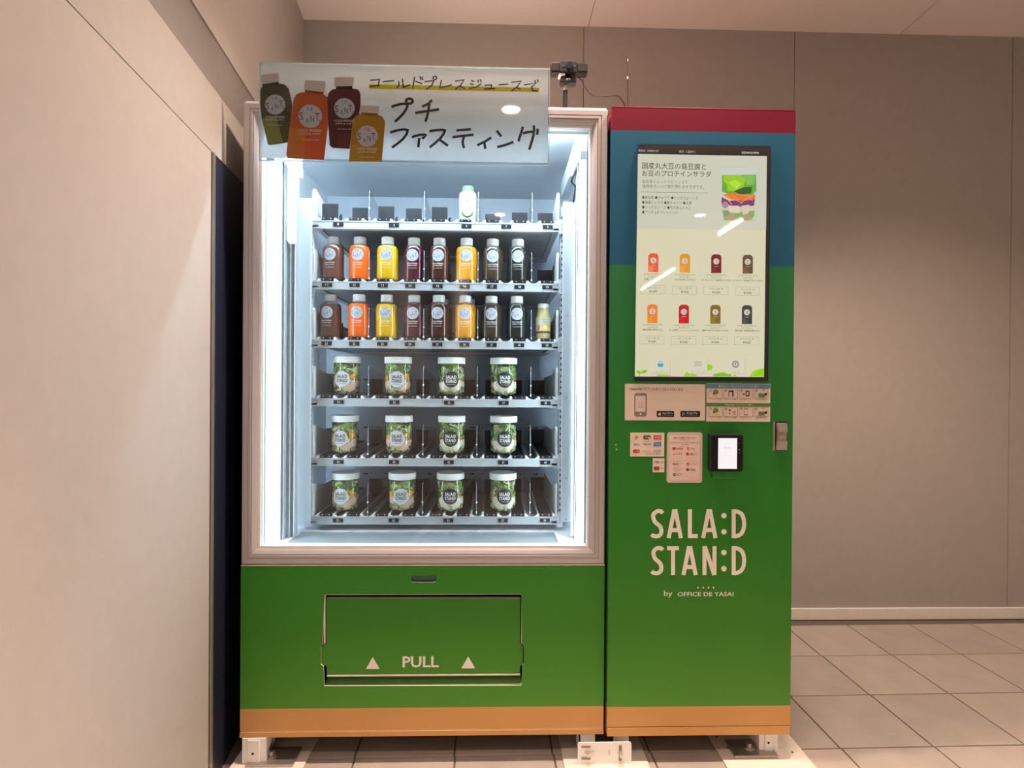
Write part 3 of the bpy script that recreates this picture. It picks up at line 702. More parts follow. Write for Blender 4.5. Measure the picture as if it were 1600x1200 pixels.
# the salad jar shown on the page
jp = A.rect('jar_picture', 985, 312, 1348, 872, lm(198, 208, 182), th=.0002, lift=.0002, r=40)
def Aj(name, pts, c, lf): return A.poly(name, pts, lm(*c), th=.0001, lift=lf)
Aj('picture_lid', [(985, 320), (1345, 312), (1350, 378), (990, 390)], (206, 212, 206), .0004)
Aj('picture_greens', [(990, 392), (1340, 388), (1345, 560), (1290, 600), (1180, 590), (1080, 600), (985, 560)], (104, 168, 62), .0004)
Aj('picture_leaf', [(1005, 395), (1180, 392), (1230, 440), (1210, 520), (1120, 560), (1040, 555), (1040, 490), (1000, 450)], (150, 205, 35), .0005)
Aj('picture_leaf', [(1200, 400), (1330, 396), (1320, 480), (1250, 500)], (130, 190, 80), .0005)
Aj('picture_leaf', [(1110, 560), (1200, 520), (1300, 510), (1290, 580), (1180, 600)], (28, 92, 30), .0006)
Aj('picture_leaf', [(1050, 470), (1120, 440), (1190, 480), (1140, 540)], (176, 226, 60), .0007)
Aj('picture_cabbage', [(985, 620), (1060, 660), (1180, 650), (1330, 640), (1320, 710), (1150, 720), (980, 690)], (118, 50, 120), .0005)
Aj('picture_carrot', [(1000, 600), (1080, 570), (1200, 600), (1330, 590), (1330, 640), (1230, 660), (1090, 650)], (226, 120, 48), .0006)
cl_ = [[(1020, 600), (1100, 640), (1200, 680)], [(1080, 590), (1160, 650)], [(1320, 600), (1230, 640), (1180, 690)], [(1040, 640), (1090, 700)], [(1240, 600), (1310, 660)], [(1130, 590), (1300, 610)]]
A.strokes('picture_carrot', cl_, 9, lm(242, 150, 80), lift=.0009)
Aj('picture_tofu', [(1050, 715), (1160, 708), (1170, 790), (1070, 780)], (226, 214, 190), .0007)
Aj('picture_tofu', [(1190, 710), (1270, 700), (1285, 790), (1205, 805)], (216, 204, 176), .0007)
Aj('picture_beans', [(985, 750), (1080, 780), (1330, 760), (1300, 860), (1010, 862)], (150, 176, 112), .0005)
for x, y, c in ((1085, 830, (196, 150, 120)), (1150, 820, (120, 176, 92)), (1240, 830, (186, 150, 110)), (1290, 800, (130, 170, 92)), (1020, 700, (170, 130, 150)), (1030, 790, (140, 150, 110))):
    A.disc('picture_bean', x, y, 34, lm(*c), th=.0001, lift=.0008)
# product grid
B = Plane(SYS, scr, 980, 380, 6.6667)
grid = [(272, 190, (236, 92, 58), (244, 128, 72), 'リコピンレッド', '[代謝・インナーケア]', '21'), (600, 195, (228, 150, 18), (240, 168, 20), 'エナジーイエロー', '[冷え性が気になる方に]', '23'), (927, 200, (122, 28, 36), (136, 34, 40), 'ラブパープル', '[アンチエイジング・貧血予防をしたい方に]', '25'), (1255, 205, (104, 78, 54), (120, 90, 60), 'グラビーブラウン', '[ドライアイ・目の疲れがきになる方に]', '27'),
        (262, 720, (242, 132, 44), (248, 150, 30), 'ビーターオレンジ', '[美肌効果を目指す方に]', '22'), (590, 725, (200, 20, 38), (216, 30, 40), 'ボーテレッド', '[むくみ解消・リフレッシュしたい方に]', '24'), (918, 727, (128, 104, 32), (146, 122, 30), 'スイスチャード', '[腸内や肌の汚れが気になる方に]', '26'), (1247, 730, (60, 62, 62), (76, 78, 76), 'パワーブラック', '[疲労回復・腸環境改善の方に]', '28')]
for cx, cy, c1, c2, nm, sub, slotn in grid:
    bp_ = B.poly('product_picture', [(cx-53, cy+112), (cx-53, cy-58), (cx-40, cy-75), (cx-27, cy-84), (cx+27, cy-84), (cx+42, cy-75), (cx+54, cy-58), (cx+53, cy+112)], lm(*c1), th=.0001, lift=.0002)
    B.rect('picture_cap', cx-27, cy-118, cx+30, cy-88, lm(222, 216, 200), th=.0001, lift=.0003, r=5)
    B.rect('picture_shine', cx-48, cy+50, cx-2, cy+110, lm(*c2), th=.0001, lift=.0004)
    B.disc('picture_label', cx, cy-10, 31, lm(216, 206, 190), th=.0001, lift=.0004)
    B.text('S', cx-8, cy-26, cx+12, cy+8, lm(120, 110, 104), lift=.0008)
    B.rect('picture_print', cx-22, cy+38, cx+22, cy+42, lm(205, 190, 170), th=.0001, lift=.0004)
    dy = 130 if cy < 400 else 126
    B.text('コールドプレスジュース', cx-100, cy+dy-8, cx+98, cy+dy+14, K1, bold=.006)
    B.text(nm, cx-52, cy+dy+20, cx+52, cy+dy+40, K1, bold=.006)
    w_ = min(155, 8.6*len(sub)); B.text(sub, cx-w_, cy+dy+46, cx+w_, cy+dy+68, K1, bold=.008)
    bx, by = cx-4, cy+(296 if cy < 400 else 288)
    B.strokes('price_box', [[(bx-127, by-42), (bx+127, by-42)], [(bx+127, by-42), (bx+127, by+42)], [(bx+127, by+42), (bx-127, by+42)], [(bx-127, by+42), (bx-127, by-42)]], 2.4, lm(150, 152, 128), lift=.0004)
    B.text('スロット名  '+slotn, bx-68, by-30, bx+72, by-10, lm(92, 92, 80)); B.text('¥1200', bx-40, by+5, bx+42, by+28, lm(70, 70, 62), bold=.008)
# bottom buttons and leaves
D = Plane(SYS, scr, 960, 540, 6.1538)
LF = lm(120, 205, 16); LF2 = lm(160, 218, 20)
for pts, c in (([(200, 245), (240, 240), (262, 265), (235, 272)], LF), ([(245, 268), (270, 238), (318, 232), (300, 262)], LF), ([(232, 296), (240, 268), (248, 268), (246, 296)], LF2), ([(400, 296), (420, 276), (500, 280), (548, 288), (540, 297)], LF2), ([(668, 296), (690, 252), (720, 262), (770, 272), (800, 296)], LF2), ([(892, 182), (930, 185), (948, 208), (930, 234), (892, 236)], LF2), ([(940, 297), (965, 268), (1040, 258), (1110, 266), (1130, 297)], LF), ([(1130, 297), (1160, 278), (1180, 297)], LF2), ([(1300, 298), (1330, 250), (1390, 225), (1438, 220), (1437, 298)], LF2), ([(1330, 298), (1390, 250), (1436, 240), (1436, 262), (1370, 290)], LF)):
    D.poly('leaf_picture', pts, c, th=.0001, lift=.0002)
for x0, x1, t_ in ((348, 535, 'ショッピング'), (712, 892, 'キーボード'), (1072, 1255, 'ヘルプ')):
    bt_ = D.rect('screen_button', x0, 130, x1, 272, lm(222, 217, 190), th=.0002, lift=.0004)
    D.strokes('button_edge', [[(x1, 130), (x1, 272)], [(x0, 272), (x1, 272)]], 3, lm(178, 176, 152), lift=.0009)
    w_ = 13*len(t_); cx = (x0+x1)/2; D.text(t_, cx-w_, 244, cx+w_, 266, lm(160, 165, 160), lift=.0009)
D.poly('basket_icon', [(412, 172), (472, 172), (465, 206), (420, 206)], lm(60, 170, 205), th=.0002, lift=.0008)
D.strokes('basket_icon', [[(420, 170), (432, 152), (452, 152), (464, 170)]], 5, lm(60, 170, 205), lift=.001)
ki = MB()
for r_ in range(3):
    for c_ in range(5):
        X, Z = D.P(775+c_*14, 158+r_*17); q = D.m(800, 170)*4; ki.box(X-q, X+q, SYS-.0009, SYS-.0008, Z-q*.8, Z+q*.8)
wobj('keypad_icon', ki, lm(66, 66, 60), scr)
D.disc('help_icon', 1163, 178, 33, lm(92, 92, 84), th=.0002, lift=.0008, rin=.82); D.disc('help_icon', 1163, 178, 24, lm(92, 92, 84), th=.0002, lift=.0008, rin=.85); D.text('?', 1154, 164, 1172, 194, lm(80, 80, 74), bold=.01)

# ------------------------------------------------------------------ stickers on the green front
E_ = Plane(SY, cabn, 970, 590, 6.6667)
def sticker(name, x0, y0, x1, y1, col, r=0): return E_.rect(name, x0, y0, x1, y1, pm(*col), th=.0006, r=r)
WH = (226, 214, 206)
s1 = sticker('app_sticker', 42, 68, 880, 446, (214, 202, 196), 6); f1 = E_.rect('sticker_face', 50, 76, 872, 438, pm(*WH), lift=.0006, th=.0002, r=22, parent=s1)
BK = pm(45, 40, 38); RD = pm(196, 52, 56); GY = pm(140, 128, 130)
E_.text('YASAI PAY アプリのダウンロードはこちら', 88, 103, 648, 138, BK, parent=s1, lift=.0012, bold=.006)
E_.rect('phone_drawing', 140, 162, 270, 406, GY, lift=.0009, th=.0002, r=24, parent=s1); E_.rect('phone_drawing', 152, 190, 256, 354, pm(224, 212, 206), lift=.0012, th=.0002, parent=s1)
E_.disc('phone_drawing', 204, 380, 10, pm(228, 220, 215), lift=.0012, th=.0002, parent=s1)
for x, y in ((190, 255), (220, 255), (190, 282), (220, 282)): E_.disc('phone_drawing', x, y, 5, RD, lift=.0015, th=.0002, parent=s1)
E_.text('YASAI PAY', 168, 300, 240, 312, BK, lift=.0018, parent=s1)
for x0, x1, t_, x2, x3 in ((373, 555, 'App Store', 430, 540), (620, 825, 'Google Play', 682, 798)):
    E_.rect('store_badge', x0, 347, x1, 410, pm(22, 20, 22), lift=.0009, th=.0003, r=9, parent=s1)
    E_.text(t_, x2, 358, x3, 384, pm(226, 222, 220), lift=.0016, parent=s1); E_.text('からダウンロード', x2, 388, x3-6, 398, pm(200, 196, 194), lift=.0016, parent=s1)
E_.disc('apple_mark', 403, 382, 14, pm(226, 222, 220), lift=.0013, th=.0002, parent=s1, sx=.92); E_.poly('apple_mark', [(404, 366), (410, 360), (409, 367)], pm(226, 222, 220), lift=.0013, th=.0002, parent=s1)
E_.strokes('play_mark', [[(640, 362), (640, 396), (668, 379), (640, 362)]], 5, pm(180, 190, 200), lift=.0014, parent=s1)
s2 = sticker('guide_sticker', 892, 66, 1556, 456, WH)
E_.rect('guide_header', 893, 68, 1555, 112, pm(92, 140, 176), lift=.0006, th=.0002, parent=s2); E_.text('電子マネー・クレジットカードでのご購入', 1018, 80, 1434, 103, pm(226, 224, 222), lift=.0012, parent=s2)
E_.rect('guide_header', 893, 265, 1555, 302, pm(84, 134, 62), lift=.0006, th=.0002, parent=s2); E_.text('YASAI PAY アプリでのご購入', 1075, 272, 1372, 294, pm(226, 224, 222), lift=.0012, parent=s2)
for ry in (118, 308):
    for k, x0 in enumerate((915, 1072, 1232, 1390)):
        x1 = x0+142; y1 = ry+96
        E_.strokes('guide_frame', [[(x0, ry), (x1, ry)], [(x1, ry), (x1, y1)], [(x1, y1), (x0, y1)], [(x0, y1), (x0, ry)]], 3, pm(120, 80, 76), lift=.001, parent=s2)
        E_.disc('guide_number', x0+22, ry+18, 11, pm(110, 126, 140) if ry < 200 else pm(96, 130, 90), lift=.001, th=.0002, parent=s2); E_.text(str(k+1), x0+18, ry+11, x0+26, ry+25, pm(230, 226, 222), lift=.0016, parent=s2)
        cx = (x0+x1)/2; cy = ry+50
        if k == 0: E_.disc('guide_drawing', cx+2, cy-16, 28, pm(112, 138, 70), lift=.001, th=.0002, parent=s2); E_.poly('guide_drawing', [(cx-14, cy+2), (cx+18, cy+2), (cx+14, cy+38), (cx-2, cy+42)], pm(220, 196, 120), lift=.0013, th=.0002, parent=s2); E_.disc('guide_drawing', cx-18, cy+2, 10, pm(90, 50, 40), lift=.0015, th=.0002, parent=s2)
        elif k == 1 and ry < 200: E_.poly('guide_drawing', [(cx-22, cy-32), (cx+30, cy-36), (cx+30, cy+26), (cx-22, cy+28)], pm(72, 48, 52), lift=.001, th=.0002, parent=s2); E_.rect('guide_drawing', cx-14, cy-18, cx+14, cy+26, pm(226, 214, 206), lift=.0013, th=.0002, parent=s2)
        elif k == 1: E_.disc('guide_drawing', cx-10, cy-18, 13, pm(130, 120, 76), lift=.001, th=.0002, parent=s2); E_.disc('guide_drawing', cx-10, cy+16, 7, BK, lift=.001, th=.0002, parent=s2); E_.rect('guide_drawing', cx+24, cy-12, cx+50, cy+32, pm(190, 168, 160), lift=.001, th=.0002, r=4, parent=s2)
        elif k == 2 and ry < 200: E_.rect('guide_drawing', cx-4, cy-32, cx+36, cy+28, pm(78, 44, 52), lift=.001, th=.0002, r=8, parent=s2); E_.rect('guide_drawing', cx+6, cy-20, cx+26, cy+14, pm(226, 214, 206), lift=.0013, th=.0002, parent=s2); E_.rect('guide_drawing', cx-36, cy-2, cx-14, cy+12, BK, lift=.001, th=.0002, parent=s2)
        elif k == 2: E_.rect('guide_drawing', cx-20, cy-38, cx+20, cy+36, pm(160, 136, 134), lift=.001, th=.0002, r=4, parent=s2); E_.rect('guide_drawing', cx-15, cy-26, cx+15, cy+24, pm(226, 214, 206), lift=.0013, th=.0002, parent=s2)
        else: E_.rect('guide_drawing', cx-30, cy-2, cx+38, cy+38, pm(96, 136, 84), lift=.001, th=.0002, parent=s2); E_.disc('guide_drawing', cx+48, cy+6, 14, pm(40, 48, 34), lift=.0013, th=.0002, parent=s2); E_.rect('guide_drawing', cx+10, cy-38, cx+34, cy-32, pm(180, 40, 50), lift=.0013, th=.0002, parent=s2)
        E_.text(('パッケージを確認', '電子マネーを選択', '金額を確認しタッチ', '商品を取り出す')[k], x0+10, y1+6, x1-8, y1+20, BK if k in (1, 3) else RD, lift=.001, parent=s2)
s3 = sticker('card_logo_sticker', 98, 574, 452, 821, WH)
E_.poly('logo_mark', [(162, 598), (186, 621), (162, 645), (138, 621)], pm(170, 160, 40), lift=.0008, th=.0002, parent=s3)
E_.disc('logo_mark', 162, 621, 8, pm(226, 214, 206), lift=.0011, th=.0002, parent=s3, rin=.6)
E_.rect('logo_mark', 232, 600, 312, 644, pm(70, 72, 50), lift=.0008, th=.0002, r=21, parent=s3); E_.text('iCa', 250, 610, 292, 632, pm(230, 226, 214), lift=.0014, parent=s3); E_.disc('logo_mark', 294, 628, 10, pm(226, 220, 214), lift=.0011, th=.0002, parent=s3)
E_.rect('logo_mark', 340, 600, 420, 645, pm(206, 66, 92), lift=.0008, th=.0002, parent=s3); E_.text('WAON', 348, 614, 412, 632, pm(240, 200, 206), lift=.0014, parent=s3, bold=.01)
E_.strokes('logo_mark', [smoothline([(130, 682), (140, 702), (152, 690), (160, 704), (172, 688)])], 6, pm(86, 120, 150), lift=.0009, parent=s3); E_.text('CA', 172, 690, 200, 706, pm(90, 110, 130), lift=.001, parent=s3, bold=.01)
E_.text('manaca', 229, 685, 314, 702, pm(96, 78, 74), lift=.001, parent=s3, bold=.01)
E_.poly('logo_mark', [(340, 684), (356, 672), (420, 670), (420, 716), (340, 716)], pm(70, 130, 176), lift=.0008, th=.0002, parent=s3); E_.text('TOICA', 358, 684, 412, 704, pm(190, 214, 226), lift=.0014, parent=s3, bold=.01)
E_.rect('logo_mark', 124, 748, 200, 784, pm(186, 54, 66), lift=.0008, th=.0002, r=17, parent=s3); E_.disc('logo_mark', 182, 766, 14, pm(206, 120, 120), lift=.0011, th=.0002, parent=s3)
E_.text('SUGOCA', 230, 758, 314, 775, pm(136, 124, 124), lift=.001, parent=s3)
E_.rect('logo_mark', 340, 750, 420, 780, pm(168, 180, 166), lift=.0008, th=.0002, parent=s3); E_.text('nimoca', 350, 758, 410, 773, pm(206, 206, 196), lift=.0014, parent=s3); E_.text('交通系電子マネーがご利用できます', 262, 788, 420, 801, RD, lift=.001, parent=s3)
s4 = sticker('card_brand_sticker', 332, 840, 453, 986, WH)
E_.text('VISA', 347, 868, 402, 893, pm(44, 40, 62), lift=.001, parent=s4, bold=.02)
E_.rect('logo_mark', 343, 927, 400, 965, pm(126, 26, 30), lift=.0008, th=.0002, r=4, parent=s4); E_.disc('logo_mark', 378, 946, 13, pm(196, 70, 60), lift=.0011, th=.0002, parent=s4); E_.disc('logo_mark', 364, 946, 13, pm(176, 40, 44), lift=.0013, th=.0002, parent=s4)
for yy in (880, 945): E_.strokes('tap_mark', [smoothline([(414+d, yy-7-d*.35), (420+d*1.1, yy), (414+d, yy+7+d*.35)]) for d in (0, 8, 16)], 3, pm(104, 84, 88), lift=.001, parent=s4)
s5 = sticker('pay_sticker', 479, 572, 848, 1093, (206, 190, 186), 26)
E_.rect('pay_header', 503, 600, 822, 668, pm(226, 206, 200), lift=.0006, th=.0002, r=18, parent=s5); E_.text('当店でご利用いただけます', 545, 618, 780, 638, BK, lift=.0012, parent=s5, bold=.008); E_.text('下記の決済サービス', 606, 642, 718, 654, RD, lift=.0012, parent=s5)
E_.rect('pay_body', 506, 694, 820, 1062, pm(226, 204, 198), lift=.0006, th=.0002, r=10, parent=s5); E_.rect('pay_body', 606, 680, 720, 706, pm(228, 206, 200), lift=.0009, th=.0002, r=10, parent=s5); E_.text('スマホ決済', 626, 688, 702, 700, BK, lift=.0014, parent=s5)
E_.rect('logo_mark', 537, 725, 567, 753, pm(198, 48, 48), lift=.0009, th=.0002, r=4, parent=s5); E_.text('PayPay', 572, 730, 648, 755, BK, lift=.0014, parent=s5, bold=.01)
E_.text('R', 692, 727, 712, 753, pm(170, 50, 56), lift=.0014, parent=s5, bold=.015); E_.strokes('logo_mark', [[(692, 758), (712, 758)]], 4, pm(170, 50, 56), lift=.0012, parent=s5); E_.text('Pay', 722, 730, 772, 757, pm(150, 90, 90), lift=.0014, parent=s5)
E_.text('au PAY', 543, 783, 641, 806, pm(200, 120, 100), lift=.0014, parent=s5, bold=.01)
E_.rect('logo_mark', 680, 780, 708, 810, pm(190, 40, 46), lift=.0009, th=.0002, parent=s5); E_.text('d払い', 716, 780, 786, 810, BK, lift=.0014, parent=s5, bold=.01)
for x0, y0, x1, y1 in ((525, 828, 655, 868), (670, 828, 798, 868), (670, 992, 798, 1035)): E_.rect('blank_label', x0, y0, x1, y1, pm(220, 200, 192), lift=.0009, th=.0002, parent=s5)
E_.text('Bank', 540, 888, 600, 910, BK, lift=.0014, parent=s5, bold=.015); E_.text('Pay', 606, 888, 642, 912, pm(196, 160, 150), lift=.0014, parent=s5)
E_.disc('logo_mark', 698, 902, 15, pm(200, 66, 56), lift=.0009, th=.0002, parent=s5); E_.text('J', 693, 892, 702, 912, pm(230, 210, 205), lift=.0014, parent=s5); E_.text('J-Coin', 720, 895, 780, 914, pm(206, 150, 140), lift=.0014, parent=s5)
E_.text('ゆうちょ Pay', 546, 942, 640, 966, pm(140, 140, 140), lift=.0014, parent=s5); E_.strokes('logo_mark', [smoothline([(560, 968), (588, 976), (616, 966)])], 3, pm(170, 180, 160), lift=.0014, parent=s5)
E_.rect('logo_mark', 680, 945, 708, 971, pm(80, 80, 88), lift=.0009, th=.0002, r=4, parent=s5); E_.text('Alipay', 714, 946, 778, 974, BK, lift=.0014, parent=s5, bold=.008)
E_.disc('logo_mark', 560, 1010, 17, pm(66, 84, 60), lift=.0009, th=.0002, parent=s5); E_.disc('logo_mark', 563, 1009, 7, pm(220, 220, 205), lift=.0012, th=.0002, parent=s5); E_.text('WeChat', 584, 998, 640, 1010, BK, lift=.0014, parent=s5); E_.text('Pay', 584, 1013, 616, 1026, BK, lift=.0014, parent=s5)
# lettering on the lower front
F = Plane(SY, cabn, 960, 770, 5.7143)
def letter(c, x0, x1, y0, y1, w=36):
    h = w/2; a, b, t, u = x0+h, x1-h, y0+h, y1-h; m = (y0+y1)/2; cx = (x0+x1)/2
    if c == 'S': L = [smoothline([(b+12, y0+36), (b-4, t+1), (cx+2, t-1), (a+4, t+24), (a, t+52), (a+12, m-22), (cx, m+2), (b-10, m+26), (b, u-50), (b-6, u-18), (cx+2, u+1), (a+2, u-2), (x0+2, y1-34)], 4)]
    elif c == 'A': L = [[(x0+h*.72, y1), (cx-4, y0)], [(x1-h*.72, y1), (cx+4, y0)], [(x0+38, y1-72), (x1-38, y1-72)]]
    elif c == 'L': L = [[(a, y0), (a, y1)], [(a, u), (x1, u)]]
    elif c == 'T': L = [[(x0, t), (x1, t)], [(cx, y0), (cx, y1)]]
    elif c == 'N': L = [[(a, y0), (a, y1)], [(b, y0), (b, y1)], [(a+2, y0), (b-2, y1)]]
    elif c == 'D': L = [[(a, y0), (a, y1)], smoothline([(a, t), (a+22, t), (cx+22, t+22), (b, t+76), (b, u-76), (cx+22, u-22), (a+22, u), (a, u)], 5)]
    F.strokes('letter', L, w, M['print_w'], lift=.0012)
for row, (y0, y1) in enumerate(((146, 404), (475, 733))):
    if row == 0:
        for c, x0, x1 in (('S', 328, 436), ('A', 470, 606), ('L', 655, 742), ('A', 778, 914), ('D', 1045, 1172)): letter(c, x0, x1, y0, y1)
    else:
        for c, x0, x1 in (('S', 330, 436), ('T', 470, 575), ('A', 602, 738), ('N', 785, 910), ('D', 1045, 1172)): letter(c, x0, x1, y0, y1)
    for yy in (y0+58, y0+202): F.disc('letter_dot', 977, yy, 24, M['print_w'], lift=.0005)
for x in (746, 792, 839, 884): F.disc('letter_dot', x, 846, 7, M['print_w'], lift=.0005)
F.text('by', 442, 873, 518, 934, M['print_w'], bold=.006); F.text('OFFICE DE YASAI', 564, 885, 1062, 922, M['print_w'], bold=.012)
# terminal
TP_ = Plane(SY, cabn, 970, 590, 6.6667)
c0 = onY(1136.5, 708.5, SY-.03)
term = cpart('payment_terminal', MB().box(c0.x-.0475, c0.x+.0465, SY-.030, SY, c0.z-.0535, c0.z+.0555, bev=.006), M['black'], True)
TT = Plane(SY-.0302, term, 970, 590, 6.6667)
TT.rect('terminal_face', 945, 612, 1272, 972, M['blackm'], th=.0006, r=10)
TT.rect('terminal_screen', 1013, 633, 1209, 948, lm(250, 244, 246), th=.0008, lift=.0004)
TT.text('いらっしゃいませ', 1085, 696, 1135, 706, lm(210, 205, 206), lift=.0018); TT.text('09:46', 1072, 718, 1146, 742, lm(206, 200, 202), lift=.0018); TT.text('タッチしてください', 1062, 804, 1160, 814, lm(205, 200, 202), lift=.0018)
for x, y, r_ in ((1232, 750, 5), (1233, 784, 3), (1231, 688, 2.5)): TT.disc('indicator_light', x, y, r_, pm(190, 190, 190), lift=.0008)
cpart('terminal_bracket', MB().box(c0.x-.035, c0.x+.04, SY-.012, SY, c0.z-.075, c0.z-.05, bev=.003), M['green'])
# lock handle
LK = Plane(SY, cabn, 1190, 640, 15)
lf = LK.rect('lock_recess', 262, 282, 602, 956, M['dark_in'], th=.002)
LH = Plane(SY-.012, lf, 1190, 640, 15)
def lk(name, pts, mat, y0, y1): mb = MB(); mb.prism([LH.P(*p) for p in pts], y0, y1); return wobj(name, mb, mat, lf)
lk('handle_plate', [(360, 322), (585, 322), (600, 522), (380, 522)], M['chrome'], SY-.016, SY-.004)
lk('handle_plate', [(372, 740), (592, 740), (576, 944), (350, 944)], M['chrome'], SY-.016, SY-.004)
lk('lock_block', [(378, 526), (600, 526), (594, 736), (374, 736)], M['galv'], SY-.011, SY-.002)
p = onY(1190+485/15, 640+630/15, SY-.012); wobj('key_cylinder', MB().cyl((p.x, SY-.011, p.z), (p.x, SY-.0135, p.z), .0065, 16).box(p.x-.001, p.x+.001, SY-.0142, SY-.0134, p.z-.004, p.z+.004), M['chrome'], lf)
for x, y in ((430, 575), (540, 690), (465, 705), (540, 560)):
    p = onY(1190+x/15, 640+y/15, SY-.012); wobj('lock_pin', MB().cyl((p.x, SY-.011, p.z), (p.x, SY-.0125, p.z), .0018, 8), M['chrome'], lf)
LK.rect('lock_rim', 255, 282, 290, 956, M['galv'], th=.006)
# small scuff marks in the wrap
for x, y in ((962, 695), (963, 702)): bz.poly('scuff', [(x-1, y), (x+1.5, y-2), (x+.5, y+2)], M['cream'], th=.0003)

# ================================================================== sign on the machine
SGY = -.034
sg = thing('acrylic_sign', (-.262, SGY, 1.737), 'translucent white sign with four printed juice bottles and brush lettering above the glass door', 'sign')
fx0, fx1, fz0, fz1 = -.6725, .1440, 1.744, 2.0105
wobj('printed_sheet', MB().box(fx0, fx1, SGY, SGY+.0008, fz0, fz1), mk_film('sign_film', (.95, .90, .91), .24), sg)
wobj('acrylic_holder', MB().box(fx0-.001, fx1+.003, SGY-.003, SGY-.0012, fz0-.007, fz1+.002).box(fx0-.001, fx1+.003, SGY+.0016, SGY+.0034, fz0-.007, fz1+.002), M['pane'], sg)
for b in ((fx0-.002, fx1+.004, fz1+.002, fz1+.0035), (fx0-.002, fx1+.004, fz0-.0085, fz0-.007), (fx1+.003, fx1+.0045, fz0-.007, fz1+.002), (fx0-.0022, fx0-.001, fz0-.007, fz1+.002)):
    wobj('acrylic_edge', MB().box(b[0], b[1], SGY-.003, SGY+.0034, b[2], b[3]), M['acrylE'], sg)
for xx in (-.55, .02): wobj('mount_tab', MB().box(xx-.012, xx+.012, SGY+.0034, -.0005, 1.885, 1.905), M['acryl'], sg)
G = Plane(SGY, sg, 560, 90, 5.0)
INK = pm(12, 10, 14); 
yl = mk_film('highlighter_yellow', (.80, .66, .02), .25)
G.poly('highlighter_band', [(82, 208), (1412, 236), (1412, 270), (82, 243)], yl, th=.0003, lift=.0001)
thin = [[(90, 178), (165, 172), (155, 215)], [(90, 225), (170, 220)], [(190, 190), (280, 180)], [(315, 185), (318, 215), (300, 238)], [(345, 165), (352, 234), (405, 212)], [(440, 150), (425, 240)], [(445, 185), (500, 205)], [(480, 145), (490, 175)], [(497, 150), (505, 178)], [(515, 190), (590, 180), (575, 215), (530, 250)], [(650, 175), (635, 238), (730, 215)], [(755, 185), (825, 175), (800, 215), (755, 250)], [(790, 220), (835, 245)], [(880, 180), (905, 188)], [(872, 205), (900, 212)], [(865, 242), (920, 232), (960, 205)], [(930, 175), (940, 195)], [(950, 172), (962, 192)], [(985, 218), (1040, 215), (1035, 245)], [(980, 248), (1070, 242)], [(1095, 215), (1170, 208)], [(1195, 195), (1270, 185), (1240, 230), (1195, 262)], [(1230, 230), (1265, 250)], [(1295, 215), (1390, 200), (1352, 232), (1362, 260), (1400, 262)], [(1378, 178), (1385, 200)], [(1398, 172), (1405, 195)], [(598+15*math.cos(a*.6), 160+13*math.sin(a*.6)) for a in range(12)]]
G.strokes('brush_lettering', thin, 10, INK, lift=.0006)
thick = [[(258, 386), (320, 366), (385, 368), (352, 436), (285, 502)], [(398+27*math.cos(a*.6), 341+20*math.sin(a*.6)) for a in range(12)], [(575, 332), (545, 362), (497, 384)], [(445, 432), (630, 405)], [(555, 365), (542, 440), (524, 502)],
         [(248, 586), (318, 566), (385, 568), (350, 636), (262, 704)], [(418, 622), (480, 604), (525, 606), (498, 636)], [(476, 628), (468, 702)], [(555, 576), (612, 568), (675, 570), (640, 632), (558, 702)], [(632, 640), (700, 690)], [(765, 570), (880, 560)], [(735, 622), (900, 603)], [(828, 612), (814, 660), (826, 708)], [(1038, 625), (990, 656), (928, 686)], [(982, 658), (992, 714)], [(1080, 570), (1116, 617)], [(1084, 700), (1140, 686), (1212, 660)], [(1286, 540), (1250, 655)], [(1284, 592), (1364, 580), (1362, 630), (1334, 720)], [(1370, 530), (1373, 583)], [(1400, 556), (1397, 605)]]
G.strokes('brush_lettering', [t if len(t) < 3 or len(t) > 8 else smoothline(t, 2) for t in thick[:10]], 20, INK, lift=.0006)
G.strokes('brush_lettering', [t if len(t) < 3 else smoothline(t, 2) for t in thick[10:]], 20, INK, lift=.0006)
H = Plane(SGY, sg, 400, 90, 6.6667)
def film(c, see=.12): return mk_film('film_%d_%d_%d' % c, lin(c), see)
capf = film((226, 208, 204)); labf = film((222, 212, 222)); whf = film((240, 230, 220), .05)
